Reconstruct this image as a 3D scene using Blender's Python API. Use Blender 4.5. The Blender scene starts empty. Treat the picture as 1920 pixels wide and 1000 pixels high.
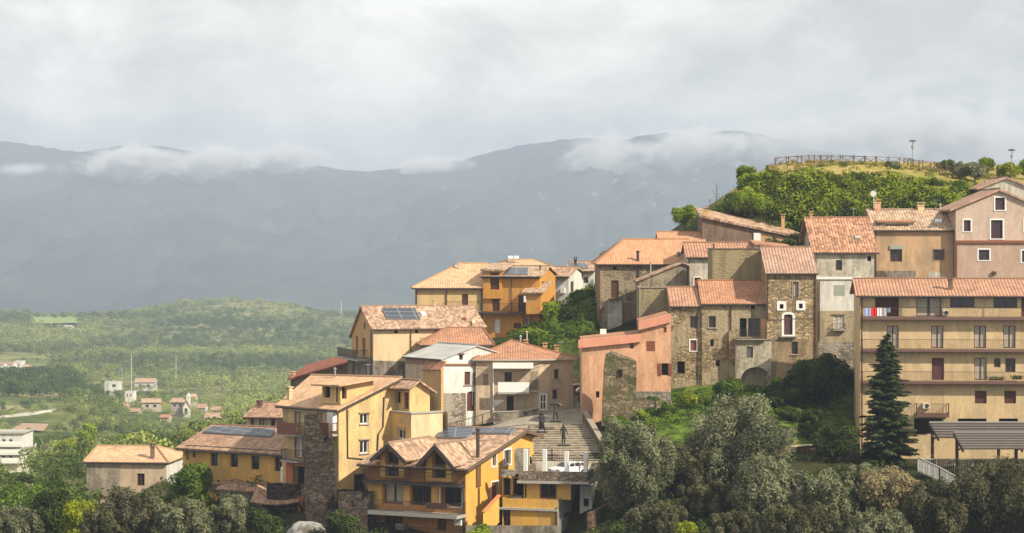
import bpy, bmesh, math, random
import numpy as np
from mathutils import Vector, Matrix, noise

# ---------------------------------------------------------------- camera, sky, sun, exposure
SC = bpy.context.scene
C = SC.collection
LENS = 85.0
F = 1920 * LENS / 36.0            # focal length in photo pixels
HZ = 450.0                        # photo row of eye level
cam_d = bpy.data.cameras.new('camera'); cam = bpy.data.objects.new('camera', cam_d); C.objects.link(cam)
cam.location = (0, 0, 0); cam.rotation_euler = (math.radians(90), 0, 0)
cam_d.lens = LENS; cam_d.sensor_width = 36; cam_d.shift_y = -(500 - HZ) / 1920.0
cam_d.clip_start = 1; cam_d.clip_end = 60000
SC.camera = cam
SC.view_settings.view_transform = 'Standard'; SC.view_settings.look = 'None'
SC.view_settings.gamma = 1; SC.view_settings.exposure = 0.48
SC.view_settings.use_curve_mapping = False
SC.cycles.use_denoising = True
SC.cycles.max_bounces = 5; SC.cycles.diffuse_bounces = 2; SC.cycles.glossy_bounces = 2
SC.cycles.transparent_max_bounces = 8; SC.cycles.volume_bounces = 1
SC.cycles.volume_step_rate = 1.0; SC.cycles.volume_max_steps = 96

SUN = Vector((1.0, -0.72, 0.92)).normalized()          # direction to the sun: right, a little behind the camera
el = math.asin(SUN.z); az = math.atan2(SUN.x, SUN.y)
sl = bpy.data.lights.new('sun', 'SUN'); sl.energy = 5.0; sl.angle = math.radians(0.53); sl.color = (1.0, 0.90, 0.74)
so = bpy.data.objects.new('sun', sl); C.objects.link(so); so.rotation_euler = (-SUN).to_track_quat('-Z', 'Y').to_euler()

w = bpy.data.worlds.new('World'); SC.world = w; w.use_nodes = True
nt = w.node_tree; nt.nodes.clear()
def nn(t, typ, **k):
    n = t.nodes.new(typ)
    for a, b in k.items(): setattr(n, a, b)
    return n
def mth(t, op, a, b=None, clamp=False):
    n = nn(t, 'ShaderNodeMath', operation=op, use_clamp=clamp)
    for i, v in enumerate((a, b)):
        if v is None: continue
        if isinstance(v, (int, float)): n.inputs[i].default_value = v
        else: t.links.new(v, n.inputs[i])
    return n.outputs[0]
def ramp(t, fac, stops, interp='LINEAR'):
    n = nn(t, 'ShaderNodeValToRGB'); cr = n.color_ramp; cr.interpolation = interp
    while len(cr.elements) < len(stops): cr.elements.new(0.5)
    for e, (p, c) in zip(cr.elements, stops):
        e.position = p; e.color = (c[0], c[1], c[2], 1) if not isinstance(c, (int, float)) else (c, c, c, 1)
    t.links.new(fac, n.inputs[0]); return n.outputs[0]
def mix(t, fac, a, b, bt='MIX'):
    n = nn(t, 'ShaderNodeMix', data_type='RGBA', blend_type=bt)
    for i, v in ((0, fac), (6, a), (7, b)):
        if isinstance(v, (int, float)): n.inputs[i].default_value = v if i == 0 else (v, v, v, 1)
        elif isinstance(v, (tuple, list)): n.inputs[i].default_value = (v[0], v[1], v[2], 1)
        else: t.links.new(v, n.inputs[i])
    return n.outputs[2]
def noi(t, vec, scale, detail=4, rough=0.55, dist=0.0):
    n = nn(t, 'ShaderNodeTexNoise'); n.inputs['Scale'].default_value = scale
    n.inputs['Detail'].default_value = detail; n.inputs['Roughness'].default_value = rough
    n.inputs['Distortion'].default_value = dist
    t.links.new(vec, n.inputs['Vector']); return n.outputs[0]
def mapping(t, vec, scale=(1, 1, 1), loc=(0, 0, 0), rot=(0, 0, 0)):
    n = nn(t, 'ShaderNodeMapping'); n.inputs['Scale'].default_value = scale
    n.inputs['Location'].default_value = loc; n.inputs['Rotation'].default_value = rot
    t.links.new(vec, n.inputs['Vector']); return n.outputs[0]

sky = nn(nt, 'ShaderNodeTexSky', sky_type='NISHITA'); sky.sun_disc = False
sky.sun_elevation = el; sky.sun_rotation = az; sky.altitude = 500; sky.dust_density = 2.0
skc = mix(nt, 1.0, sky.outputs[0], (0.10, 0.10, 0.10), 'MULTIPLY')
tc = nn(nt, 'ShaderNodeTexCoord')
m1 = mapping(nt, tc.outputs['Generated'], (3.6, 3.6, 9.0), (0.3, 0.1, 1.7), (0, 0.16, 0))
n1 = noi(nt, m1, 1.3, 6, 0.52, 0.35)
m2 = mapping(nt, tc.outputs['Generated'], (13, 13, 22.0), (2.3, 0.1, 0.7), (0, -0.06, 0))
n2 = noi(nt, m2, 1.2, 8, 0.6, 0.3)
nsum = mth(nt, 'ADD', mth(nt, 'MULTIPLY', n1, 0.55), mth(nt, 'MULTIPLY', n2, 0.45))
cloud = ramp(nt, nsum, [(0.38, (0.44, 0.445, 0.435)), (0.46, (0.54, 0.54, 0.515)), (0.53, (0.71, 0.70, 0.655)), (0.61, (0.90, 0.88, 0.815))])
cover = ramp(nt, n1, [(0.30, 0.94), (0.42, 0.98)])
skym = mix(nt, cover, skc, cloud)
bg = nn(nt, 'ShaderNodeBackground'); nt.links.new(skym, bg.inputs[0]); bg.inputs[1].default_value = 1.0
out = nn(nt, 'ShaderNodeOutputWorld'); nt.links.new(bg.outputs[0], out.inputs[0])

# ---------------------------------------------------------------- measuring helpers (photo pixels at a distance -> metres)
def P(px, py, Y): return Vector(((px - 960) * Y / F, Y, (HZ - py) * Y / F))
def PX(px, Y): return Vector(((px - 960) * Y / F, Y, 0))
def PZ(py, Y): return (HZ - py) * Y / F

# ---------------------------------------------------------------- materials
MATS = {}
def newmat(name):
    m = bpy.data.materials.new(name); m.use_nodes = True; t = m.node_tree
    b = t.nodes['Principled BSDF']; return m, t, b
def setc(b, c, rough=0.8, spec=0.3, metal=0.0):
    b.inputs['Base Color'].default_value = (c[0], c[1], c[2], 1); b.inputs['Roughness'].default_value = rough
    b.inputs['Specular IOR Level'].default_value = spec; b.inputs['Metallic'].default_value = metal
def bump(t, b, h, strength=0.4, dist=0.03):
    n = nn(t, 'ShaderNodeBump'); n.inputs['Strength'].default_value = strength; n.inputs['Distance'].default_value = dist
    t.links.new(h, n.inputs['Height']); t.links.new(n.outputs[0], b.inputs['Normal'])
def ocoord(t): return nn(t, 'ShaderNodeTexCoord').outputs['Object']

def plain(name, c, rough=0.7, spec=0.3, metal=0.0, var=0.12):
    if name in MATS: return MATS[name]
    m, t, b = newmat(name); setc(b, c, rough, spec, metal)
    if var:
        n = noi(t, ocoord(t), 3.0, 4)
        col = mix(t, n, [x * (1 - var) for x in c], [min(1, x * (1 + var)) for x in c]); t.links.new(col, b.inputs['Base Color'])
    MATS[name] = m; return m
def plaster(name, c, dirt=0.35, dirtc=(0.16, 0.14, 0.11), low=None, seed=0.0):
    """painted render: mottled, vertical rain streaks, patches where it has gone grey"""
    if name in MATS: return MATS[name]
    m, t, b = newmat(name); setc(b, c, 0.9, 0.15); v = mapping(t, ocoord(t), loc=(seed, seed * 1.7, seed * .6))
    big = noi(t, v, 0.35, 5, 0.6); fine = noi(t, v, 5.0, 5, 0.65)
    st = noi(t, mapping(t, v, (1.1, 1.1, 0.34)), 1.0, 7, 0.72, 0.6)
    base = mix(t, ramp(t, big, [(.3, 0), (.7, 1)]), [x * 0.78 for x in c], [min(1, x * 1.12) for x in c])
    base = mix(t, ramp(t, fine, [(0.3, 0.0), (0.75, 0.35)]), base, [x * 0.72 for x in c])
    sm = ramp(t, mth(t, 'ADD', mth(t, 'MULTIPLY', st, 0.45), mth(t, 'ADD', mth(t, 'MULTIPLY', big, 0.38), mth(t, 'MULTIPLY', fine, 0.17))), [(0.45, 0.0), (0.56, min(1, dirt * 1.2))])
    base = mix(t, sm, base, dirtc)
    t.links.new(base, b.inputs['Base Color']); bump(t, b, fine, 0.25, 0.02)
    MATS[name] = m; return m
def stone(name, c, plas=None, amount=0.5, sc=2.6, mort=(0.10, 0.085, 0.06), seed=0.0, weed=0.0):
    """rubble wall; where plas is given old render still clings in patches"""
    if name in MATS: return MATS[name]
    m, t, b = newmat(name); setc(b, c, 0.95, 0.1); v0 = mapping(t, ocoord(t), loc=(seed, seed * 1.7, seed * .6))
    wob = noi(t, v0, 2.2, 3)
    va = nn(t, 'ShaderNodeVectorMath', operation='ADD'); t.links.new(mapping(t, v0, (1, 1, 1.7)), va.inputs[0])
    cmb = nn(t, 'ShaderNodeCombineXYZ')
    for i in range(3): t.links.new(mth(t, 'MULTIPLY', wob, 0.5), cmb.inputs[i])
    t.links.new(cmb.outputs[0], va.inputs[1])
    vo = nn(t, 'ShaderNodeTexVoronoi'); vo.inputs['Scale'].default_value = sc; t.links.new(va.outputs[0], vo.inputs['Vector'])
    ve = nn(t, 'ShaderNodeTexVoronoi', feature='DISTANCE_TO_EDGE'); ve.inputs['Scale'].default_value = sc; t.links.new(va.outputs[0], ve.inputs['Vector'])
    sep = nn(t, 'ShaderNodeSeparateColor'); t.links.new(vo.outputs['Color'], sep.inputs[0])
    col = ramp(t, sep.outputs[0], [(0.0, [x * 0.50 for x in c]), (0.5, c), (1.0, [min(1, x * 1.55 + .02) for x in c])])
    col = mix(t, ramp(t, ve.outputs[0], [(0.02, 1.0), (0.09, 0.0)]), col, mort)
    big = noi(t, v0, 0.45, 6, 0.68)
    col = mix(t, ramp(t, big, [(0.40, 0.0), (0.62, 0.55)]), col, [x * 0.42 for x in c])
    h = ve.outputs[0]
    if plas:
        pm = ramp(t, noi(t, mapping(t, v0, (1, 1, 0.8), (5, 3, 1)), 0.33, 7, 0.66), [(0.5 - (amount - .5) * .5, 0.0), (0.54 - (amount - .5) * .5, 1.0)])
        fine = noi(t, v0, 3.5, 5, 0.7); st = noi(t, mapping(t, v0, (1.8, 1.8, 0.2)), 1.0, 5, 0.65)
        pc = mix(t, fine, [x * 0.62 for x in plas], plas)
        pc = mix(t, ramp(t, st, [(0.45, 0.0), (0.68, 0.65)]), pc, [x * 0.35 for x in plas])
        col = mix(t, pm, col, pc)
    if weed:
        wm = ramp(t, noi(t, v0, 1.1, 6, 0.7), [(0.60 - weed * .2, 0.0), (0.68 - weed * .1, 0.8)]); col = mix(t, wm, col, (0.07, 0.08, 0.025))
    t.links.new(col, b.inputs['Base Color']); bump(t, b, h, 0.7, 0.12)
    MATS[name] = m; return m
def tiles(name, c, c2=None, pitch=0.30, row=0.40, moss=0.25, var=0.55, rib=1.0, seed=0.0):
    """barrel tiles laid in UV metres: u along the eave, v up the slope"""
    if name in MATS: return MATS[name]
    c2 = c2 or [x * 0.55 for x in c]
    m, t, b = newmat(name); setc(b, c, 0.85, 0.2)
    uv = nn(t, 'ShaderNodeUVMap').outputs[0]; sp = nn(t, 'ShaderNodeSeparateXYZ'); t.links.new(uv, sp.inputs[0])
    u = mth(t, 'DIVIDE', sp.outputs[0], pitch)
    cu = mth(t, 'FLOOR', u); v = mth(t, 'DIVIDE', mth(t, 'ADD', sp.outputs[1], mth(t, 'MULTIPLY', mth(t, 'SINE', mth(t, 'MULTIPLY', cu, 7.3)), 0.07)), row)
    cv = mth(t, 'FLOOR', v)
    cb = nn(t, 'ShaderNodeCombineXYZ'); t.links.new(cu, cb.inputs[0]); t.links.new(cv, cb.inputs[1]); cb.inputs[2].default_value = seed
    wn = nn(t, 'ShaderNodeTexWhiteNoise', noise_dimensions='3D'); t.links.new(cb.outputs[0], wn.inputs['Vector'])
    fu = mth(t, 'SUBTRACT', u, cu); prof = mth(t, 'SINE', mth(t, 'MULTIPLY', fu, math.pi))
    fv = mth(t, 'SUBTRACT', v, cv)
    uo = mapping(t, uv, loc=(seed, seed, seed))
    big = noi(t, uo, 0.5, 6, 0.65)
    lo, hi = 0.5 - var * .5, 0.5 + var * .5
    col = mix(t, ramp(t, wn.outputs[0], [(0.0, lo), (1.0, hi)]), c2, [min(1, x * 1.25) for x in c])
    col = mix(t, ramp(t, big, [(0.45, 0.0), (0.70, moss)]), col, (0.13, 0.10, 0.075))
    col = mix(t, ramp(t, prof, [(0.0, 0.55 * rib), (0.45, 0.0)]), col, [x * 0.30 for x in c])
    col = mix(t, ramp(t, fv, [(0.0, 0.35), (0.12, 0.0)]), col, [x * 0.35 for x in c])
    t.links.new(col, b.inputs['Base Color'])
    h = mth(t, 'ADD', mth(t, 'MULTIPLY', prof, 1.0), mth(t, 'MULTIPLY', fv, -0.35))
    bump(t, b, h, 0.6 * rib, 0.08)
    MATS[name] = m; return m
def leafmat(name, c, c2, trans=0.25, scale=0.5):
    if name in MATS: return MATS[name]
    m, t, b = newmat(name)
    at = nn(t, 'ShaderNodeAttribute', attribute_name='tint'); n = noi(t, ocoord(t), scale, 3)
    f = mth(t, 'ADD', mth(t, 'MULTIPLY', at.outputs['Fac'], 0.65), mth(t, 'MULTIPLY', n, 0.35))
    col = ramp(t, f, [(0.15, c), (0.85, c2)])
    d = nn(t, 'ShaderNodeBsdfDiffuse'); tr = nn(t, 'ShaderNodeBsdfTranslucent'); mx = nn(t, 'ShaderNodeMixShader'); mx.inputs[0].default_value = trans
    t.links.new(col, d.inputs[0]); t.links.new(col, tr.inputs[0]); t.links.new(d.outputs[0], mx.inputs[1]); t.links.new(tr.outputs[0], mx.inputs[2])
    t.links.new(mx.outputs[0], t.nodes['Material Output'].inputs[0]); t.nodes.remove(b)
    MATS[name] = m; return m

# ---------------------------------------------------------------- object helpers
def setp(o, label=None, cat=None, group=None, kind=None):
    if label: o['label'] = label
    if cat: o['category'] = cat
    if group: o['group'] = group
    if kind: o['kind'] = kind
    return o
def thing(name, loc, label, cat, group=None):
    o = bpy.data.objects.new(name, None); C.objects.link(o); o.location = loc; o.empty_display_size = 0.5
    return setp(o, label, cat, group)
def rootloc(p):
    if p is None: return Vector((0, 0, 0))
    while p.parent: p = p.parent
    return p.location.copy()
class MB:
    """collects faces given in world coordinates; build() links them as one mesh under its parent"""
    def __init__(s): s.v = []; s.f = []; s.uv = []
    def poly(s, pts, uv=None):
        i = len(s.v); s.v += [tuple(p) for p in pts]; s.f.append(tuple(range(i, i + len(pts))))
        s.uv += uv if uv else [(0, 0)] * len(pts)
    def hexa(s, p):   # p[0..3] bottom ring, p[4..7] top ring
        for q in ((3, 2, 1, 0), (4, 5, 6, 7), (0, 1, 5, 4), (1, 2, 6, 5), (2, 3, 7, 6), (3, 0, 4, 7)): s.poly([p[i] for i in q])
    def box(s, c, size, rz=0.0, R=None):
        R = R or Matrix.Rotation(rz, 3, 'Z'); c = Vector(c); h = [x / 2 for x in size]
        s.hexa([c + R @ Vector((a * h[0], b * h[1], d * h[2])) for d in (-1, 1) for a, b in ((-1, -1), (1, -1), (1, 1), (-1, 1))])
    def bar(s, a, b, wd, ht=None):
        a = Vector(a); b = Vector(b); ht = ht or wd; d = (b - a).normalized()
        u = d.cross(Vector((0, 0, 1))); u = u.normalized() if u.length > 1e-4 else Vector((1, 0, 0)); n = u.cross(d)
        s.hexa([q + u * (x * wd / 2) + n * (z * ht / 2) for q in (a, b) for x, z in ((-1, -1), (1, -1), (1, 1), (-1, 1))])
    def tube(s, pts, rad, n=6, cap=True):
        pts = [Vector(p) for p in pts]; rad = rad if isinstance(rad, (list, tuple)) else [rad] * len(pts); rings = []
        for i, p in enumerate(pts):
            d = (pts[min(i + 1, len(pts) - 1)] - pts[max(i - 1, 0)]).normalized()
            u = d.cross(Vector((0.3, 0.1, 1))).normalized(); v = d.cross(u)
            rings.append([p + (u * math.cos(a) + v * math.sin(a)) * rad[i] for a in [2 * math.pi * k / n for k in range(n)]])
        for r0, r1 in zip(rings, rings[1:]):
            for k in range(n): s.poly([r0[k], r0[(k + 1) % n], r1[(k + 1) % n], r1[k]])
        if cap: s.poly(rings[0][::-1]); s.poly(rings[-1])
    def build(s, name, mat, parent=None, smooth=False):
        if not s.f: return None
        L = rootloc(parent); me = bpy.data.meshes.new(name)
        me.from_pydata([(x - L.x, y - L.y, z - L.z) for x, y, z in s.v], [], s.f); me.materials.append(mat)
        ul = me.uv_layers.new(name='UVMap'); flat = [c for q in s.uv for c in q]; ul.data.foreach_set('uv', flat)
        if smooth: me.polygons.foreach_set('use_smooth', [True] * len(me.polygons))
        me.update(); o = bpy.data.objects.new(name, me); C.objects.link(o); o.parent = parent; return o
def fastmesh(name, V, Q, mat, parent=None, tint=None, smooth=False, org=None):
    """V (n,3) world coordinates, Q (m,4) quads; tint per face"""
    V = np.asarray(V, dtype=np.float32); Q = np.asarray(Q, dtype=np.int32); L = rootloc(parent) if org is None else org
    V = V - np.array([L.x, L.y, L.z], dtype=np.float32)
    me = bpy.data.meshes.new(name); k = Q.shape[1]
    me.vertices.add(len(V)); me.vertices.foreach_set('co', V.ravel())
    me.loops.add(Q.size); me.loops.foreach_set('vertex_index', Q.ravel())
    me.polygons.add(len(Q)); me.polygons.foreach_set('loop_start', np.arange(0, Q.size, k, dtype=np.int32))
    if smooth: me.polygons.foreach_set('use_smooth', np.ones(len(Q), dtype=bool))
    me.materials.append(mat)
    if tint is not None:
        a = me.attributes.new('tint', 'FLOAT', 'FACE'); a.data.foreach_set('value', np.asarray(tint, dtype=np.float32))
    me.update(calc_edges=True); o = bpy.data.objects.new(name, me); C.objects.link(o); o.parent = parent
    if org is not None and parent is None: o.location = org
    return o

# ---------------------------------------------------------------- terrain: measured ground points, interpolated
ridge_near = [(-900, 640), (-500, 620), (-200, 598), (0, 590), (60, 590), (100, 604), (180, 606), (250, 594), (330, 577), (420, 567), (500, 569), (560, 578), (620, 596), (680, 604), (760, 600), (900, 605), (1200, 610), (1700, 620), (2300, 640), (2900, 650)]
G = [ # town hill (column, row, distance)
 (-300, 1010, 215), (0, 1005, 215), (150, 1005, 215), (300, 1005, 215), (430, 990, 214), (500, 990, 212), (600, 1000, 205), (660, 1003, 203), (780, 1010, 200), (900, 1012, 198), (1080, 1012, 198), (690, 1010, 207), (780, 1010, 205.5), (873, 1010, 204), (900, 1000, 206), (942, 1008, 203), (1000, 1008, 203), (1048, 1008, 202), (1085, 1005, 203), (960, 1000, 206), (1040, 1000, 206), (920, 985, 209), (880, 970, 212),
 (1200, 1010, 194), (1350, 1000, 194), (1500, 1010, 192), (1700, 1015, 190), (1950, 1015, 190), (2300, 1015, 190), (1300, 960, 202), (1420, 955, 204), (1540, 880, 212), (1560, 862, 216), (1450, 860, 216), (1300, 850, 216), (1180, 870, 212),
 (1300, 800, 222), (1230, 790, 224), (1250, 772, 229), (1400, 770, 228), (1540, 800, 224), (1440, 725, 238), (1350, 742, 236), (1270, 750, 234), (1200, 770, 231), (1165, 800, 226), (1095, 822, 227), (1060, 844, 221), (1122, 844, 221), (1060, 824, 226), (1112, 826, 226), (1140, 842, 223), (1095, 806, 231), (1530, 735, 240), (1600, 690, 248),
 (1620, 862, 219), (1750, 872, 219), (1950, 872, 219), (2200, 872, 222), (1620, 855, 226), (1900, 855, 226), (1750, 905, 203), (1900, 905, 203),
 (1640, 700, 247), (1800, 690, 247), (2000, 680, 247), (1640, 535, 256), (1920, 535, 255), (2200, 535, 256),
 (250, 945, 236), (160, 950, 236), (345, 930, 236), (440, 925, 228), (530, 925, 224), (400, 945, 222), (60, 960, 262), (-100, 960, 262), (-200, 960, 240),
 (635, 945, 212), (700, 945, 214), (620, 930, 218), (560, 930, 216), (830, 900, 214), (760, 920, 212),
 (1010, 893, 211), (1130, 893, 211), (1105, 960, 205.5), (1000, 868, 213.5), (1120, 868, 213.5), (1010, 800, 230), (1085, 797, 230), (960, 808, 229), (900, 812, 228), (860, 815, 228), (1050, 775, 237), (1078, 762, 242), (1000, 785, 234),
 (900, 790, 240), (840, 815, 236), (1070, 762, 245), (660, 740, 248), (560, 780, 248), (470, 830, 244), (800, 760, 246), (750, 750, 248), (700, 780, 232), (800, 820, 228),
 (960, 642, 257), (1000, 650, 254), (1060, 640, 252), (1060, 600, 262), (1110, 570, 268), (1110, 650, 250), (1118, 625, 262), (910, 630, 272), (1030, 628, 270), (1060, 590, 275), (1100, 555, 285), (780, 600, 276), (700, 670, 278), (850, 690, 262),
 (1130, 625, 262), (1200, 620, 258), (1300, 560, 258), (1400, 560, 262), (1250, 740, 241), (1440, 735, 241), (1530, 715, 244),
 (1480, 452, 275), (1640, 412, 275), (1780, 398, 273.5), (1480, 462, 268), (1640, 430, 268), (1780, 420, 266), (1900, 390, 272), (2100, 390, 272), (1400, 348, 282), (1440, 342, 280), (1500, 338, 279.5), (1600, 336, 279.5), (1700, 354, 278.5), (1780, 376, 276), (1900, 372, 280),
 (1430, 318, 297), (1460, 311, 300), (1600, 310, 302), (1700, 314, 302), (1800, 326, 298), (1900, 332, 298), (2200, 330, 298), (1500, 313, 325), (1800, 322, 330), (2100, 320, 330), (1382, 400, 290), (1355, 410, 286), (1330, 420, 282), (1280, 432, 280), (1230, 445, 280), (1200, 465, 286),
 (1300, 490, 335), (1100, 560, 320), (1380, 420, 335), (1000, 620, 340), (900, 680, 335), (800, 730, 330), (700, 780, 310), (600, 800, 290), (500, 870, 280), (400, 900, 290), (300, 950, 285),
 (1500, 480, 400), (1900, 470, 420), (2300, 470, 420), (1200, 640, 420), (1700, 640, 520),
 # the valley
 (60, 915, 380), (0, 905, 520), (60, 893, 575), (-200, 910, 520), (200, 890, 420), (400, 890, 420), (650, 880, 430), (900, 860, 440), (1300, 800, 520), (1800, 780, 600), (2300, 780, 600),
 (200, 850, 600), (350, 850, 640), (120, 868, 640),
 (-300, 800, 850), (0, 790, 850), (105, 774, 860), (200, 790, 840), (400, 812, 850), (700, 810, 850), (1100, 790, 850), (1900, 780, 850), (60, 812, 760), (200, 830, 740),
 (-300, 690, 1150), (0, 694, 1150), (90, 702, 1150), (150, 718, 1150), (190, 748, 1150), (0, 705, 1350), (150, 712, 1400), (-300, 700, 1400), (300, 775, 1150), (450, 770, 1150), (700, 765, 1150), (1100, 760, 1150), (1900, 750, 1150), (230, 745, 1250), (330, 745, 1300),
 (300, 712, 1500), (500, 712, 1500), (800, 712, 1500), (1300, 710, 1500), (1900, 710, 1500), (-400, 690, 1500), (0, 668, 1750), (100, 672, 1750), (300, 664, 1850), (500, 664, 1900), (800, 670, 1900), (1500, 665, 1900), (2300, 665, 1900), (-500, 660, 1900), (200, 632, 2150), (0, 622, 2150), (420, 618, 2200), (600, 632, 2200),
] + [(a, b, 2600) for a, b in ridge_near] + [(a, b + 22, 3100) for a, b in ridge_near[::2]] + [(a, 640, 4300) for a in range(-1500, 3600, 500)] + [(a, 560, 12000) for a in range(-1500, 3600, 1000)] + \
 [(a, 1150, 150) for a in range(-400, 2500, 300)] + [(a, 1500, 90) for a in range(-600, 2700, 400)] + [(a, 3200, 40) for a in range(-600, 2700, 800)] + [(a, 740, Yy) for a, Yy in ((2900, 600), (2900, 1200), (-1000, 600), (-1000, 1200))]
G = np.array(G, dtype=float)
gp = np.stack([G[:, 0], F * np.log(G[:, 2])], 1); gz = (HZ - G[:, 1]) * G[:, 2] / F
def kern(a, b): return np.sqrt(((a[:, None, :] - b[None, :, :]) ** 2).sum(-1) + 25.0)
_A = np.block([[kern(gp, gp) - 0.0 * np.eye(len(gp)), np.ones((len(gp), 1))], [np.ones((1, len(gp))), np.zeros((1, 1))]])
_w = np.linalg.solve(_A, np.concatenate([gz, [0]]))
def ground(x, y):
    x = np.atleast_1d(np.asarray(x, float)); y = np.atleast_1d(np.asarray(y, float)); res = np.empty(len(x))
    q = np.stack([960 + x / y * F, F * np.log(y)], 1)
    for i in range(0, len(x), 20000): res[i:i + 20000] = kern(q[i:i + 20000], gp) @ _w[:-1] + _w[-1]
    return res
def ground_mesh(x, y):
    """ground height with the small relief of the far sheet"""
    x = np.atleast_1d(np.asarray(x, float)); y = np.atleast_1d(np.asarray(y, float))
    f = np.array([noise.fractal(Vector((a * .006, b_ * .004, 3)), 1.0, 2.0, 4) if b_ > 350 else 0.0 for a, b_ in zip(x, y)])
    return ground(x, y) + f * np.clip((y - 350) / 600, 0, 1) * 3
def gz1(x, y): return float(ground_mesh([x], [y])[0])

ys = np.concatenate([np.exp(np.linspace(math.log(30), math.log(178), 40))[:-1], np.arange(178, 345, 1.6), np.exp(np.linspace(math.log(346), math.log(15000), 330))])
xs = np.linspace(-0.52, 0.52, 640)
XX = (xs[None, :] * ys[:, None]); YY = np.repeat(ys[:, None], len(xs), 1)
ZZ = ground(XX.ravel(), YY.ravel()).reshape(XX.shape)
rng = np.random.default_rng(5)
nz = np.array([noise.fractal(Vector((x * .25, y * .25, 0)), 1.0, 2.0, 4) for x, y in zip(XX[40:145:1].ravel()[::1], YY[40:145].ravel())]).reshape(105, -1) * 0.10
ZZ[40:145] += nz
farn = np.array([noise.fractal(Vector((x * .006, y * .006, 3)), 1.0, 2.0, 4) for x, y in zip(XX[145:].ravel(), YY[145:].ravel())]).reshape(-1, len(xs))
ZZ[145:] += farn * np.clip((YY[145:] - 350) / 600, 0, 1) * 3
nr, nc = XX.shape; idx = np.arange(nr * nc).reshape(nr, nc)
Q = np.stack([idx[:-1, :-1], idx[:-1, 1:], idx[1:, 1:], idx[1:, :-1]], -1).reshape(-1, 4)
gm, t, b = newmat('ground_cover'); setc(b, (0.1, 0.1, 0.05), 1.0, 0.05); v = ocoord(t)
sp = nn(t, 'ShaderNodeSeparateXYZ'); t.links.new(v, sp.inputs[0]); yv = sp.outputs[1]; xv = sp.outputs[0]
nf = noi(t, v, 0.022, 7, 0.68); nm = noi(t, v, 0.12, 5, 0.65); ns = noi(t, v, .9, 7, 0.72)
valley = ramp(t, nf, [(0.34, (0.045, 0.07, 0.022)), (0.46, (0.10, 0.13, 0.038)), (0.54, (0.20, 0.21, 0.07)), (0.64, (0.30, 0.25, 0.13))])
near = ramp(t, mth(t, 'ADD', mth(t, 'MULTIPLY', nm, .5), mth(t, 'MULTIPLY', ns, .5)), [(0.36, (0.014, 0.018, 0.007)), (0.5, (0.032, 0.040, 0.012)), (0.62, (0.075, 0.058, 0.032))])
lush = ramp(t, ns, [(0.36, (0.022, 0.034, 0.007)), (0.48, (0.06, 0.105, 0.014)), (0.58, (0.14, 0.19, 0.025)), (0.68, (0.16, 0.13, 0.06))])
dry = ramp(t, mth(t, 'ADD', mth(t, 'MULTIPLY', nm, .6), mth(t, 'MULTIPLY', ns, .4)), [(0.35, (0.15, 0.17, 0.035)), (0.5, (0.34, 0.27, 0.085)), (0.64, (0.40, 0.30, 0.14))])
col = mix(t, ramp(t, mth(t, 'DIVIDE', yv, 1000.0), [(0.30, 0.0), (0.36, 1.0)]), near, valley)
def sat(x): return mth(t, 'MINIMUM', mth(t, 'MAXIMUM', x, 0.0), 1.0)
def gate(a, b_, val, soft):
    return mth(t, 'MULTIPLY', sat(mth(t, 'MULTIPLY', mth(t, 'SUBTRACT', val, a), 1 / soft)), sat(mth(t, 'MULTIPLY', mth(t, 'SUBTRACT', b_, val), 1 / soft)))
jit = mth(t, 'ADD', yv, mth(t, 'MULTIPLY', nm, 4.0))
col = mix(t, mth(t, 'MULTIPLY', gate(9, 34, xv, 2.0), gate(219, 247, jit, 3.0)), col, lush)
col = mix(t, mth(t, 'MULTIPLY', gate(-2, 10.5, xv, 1.5), gate(249, 292, jit, 4.0)), col, mix(t, 0.5, lush, near))
col = mix(t, mth(t, 'MULTIPLY', gate(24, 140, xv, 3.0), gate(280.5, 345, jit, 3.0)), col, dry)
col = mix(t, mth(t, 'MULTIPLY', gate(44, 140, xv, 8.0), gate(270, 290, jit, 4.0)), col, mix(t, 0.45, lush, dry))
t.links.new(col, b.inputs['Base Color']); bump(t, b, ns, 0.8, 0.35)
terr = fastmesh('ground', np.stack([XX, YY, ZZ], -1).reshape(-1, 3), Q, gm, smooth=True); setp(terr, kind='structure')

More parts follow.
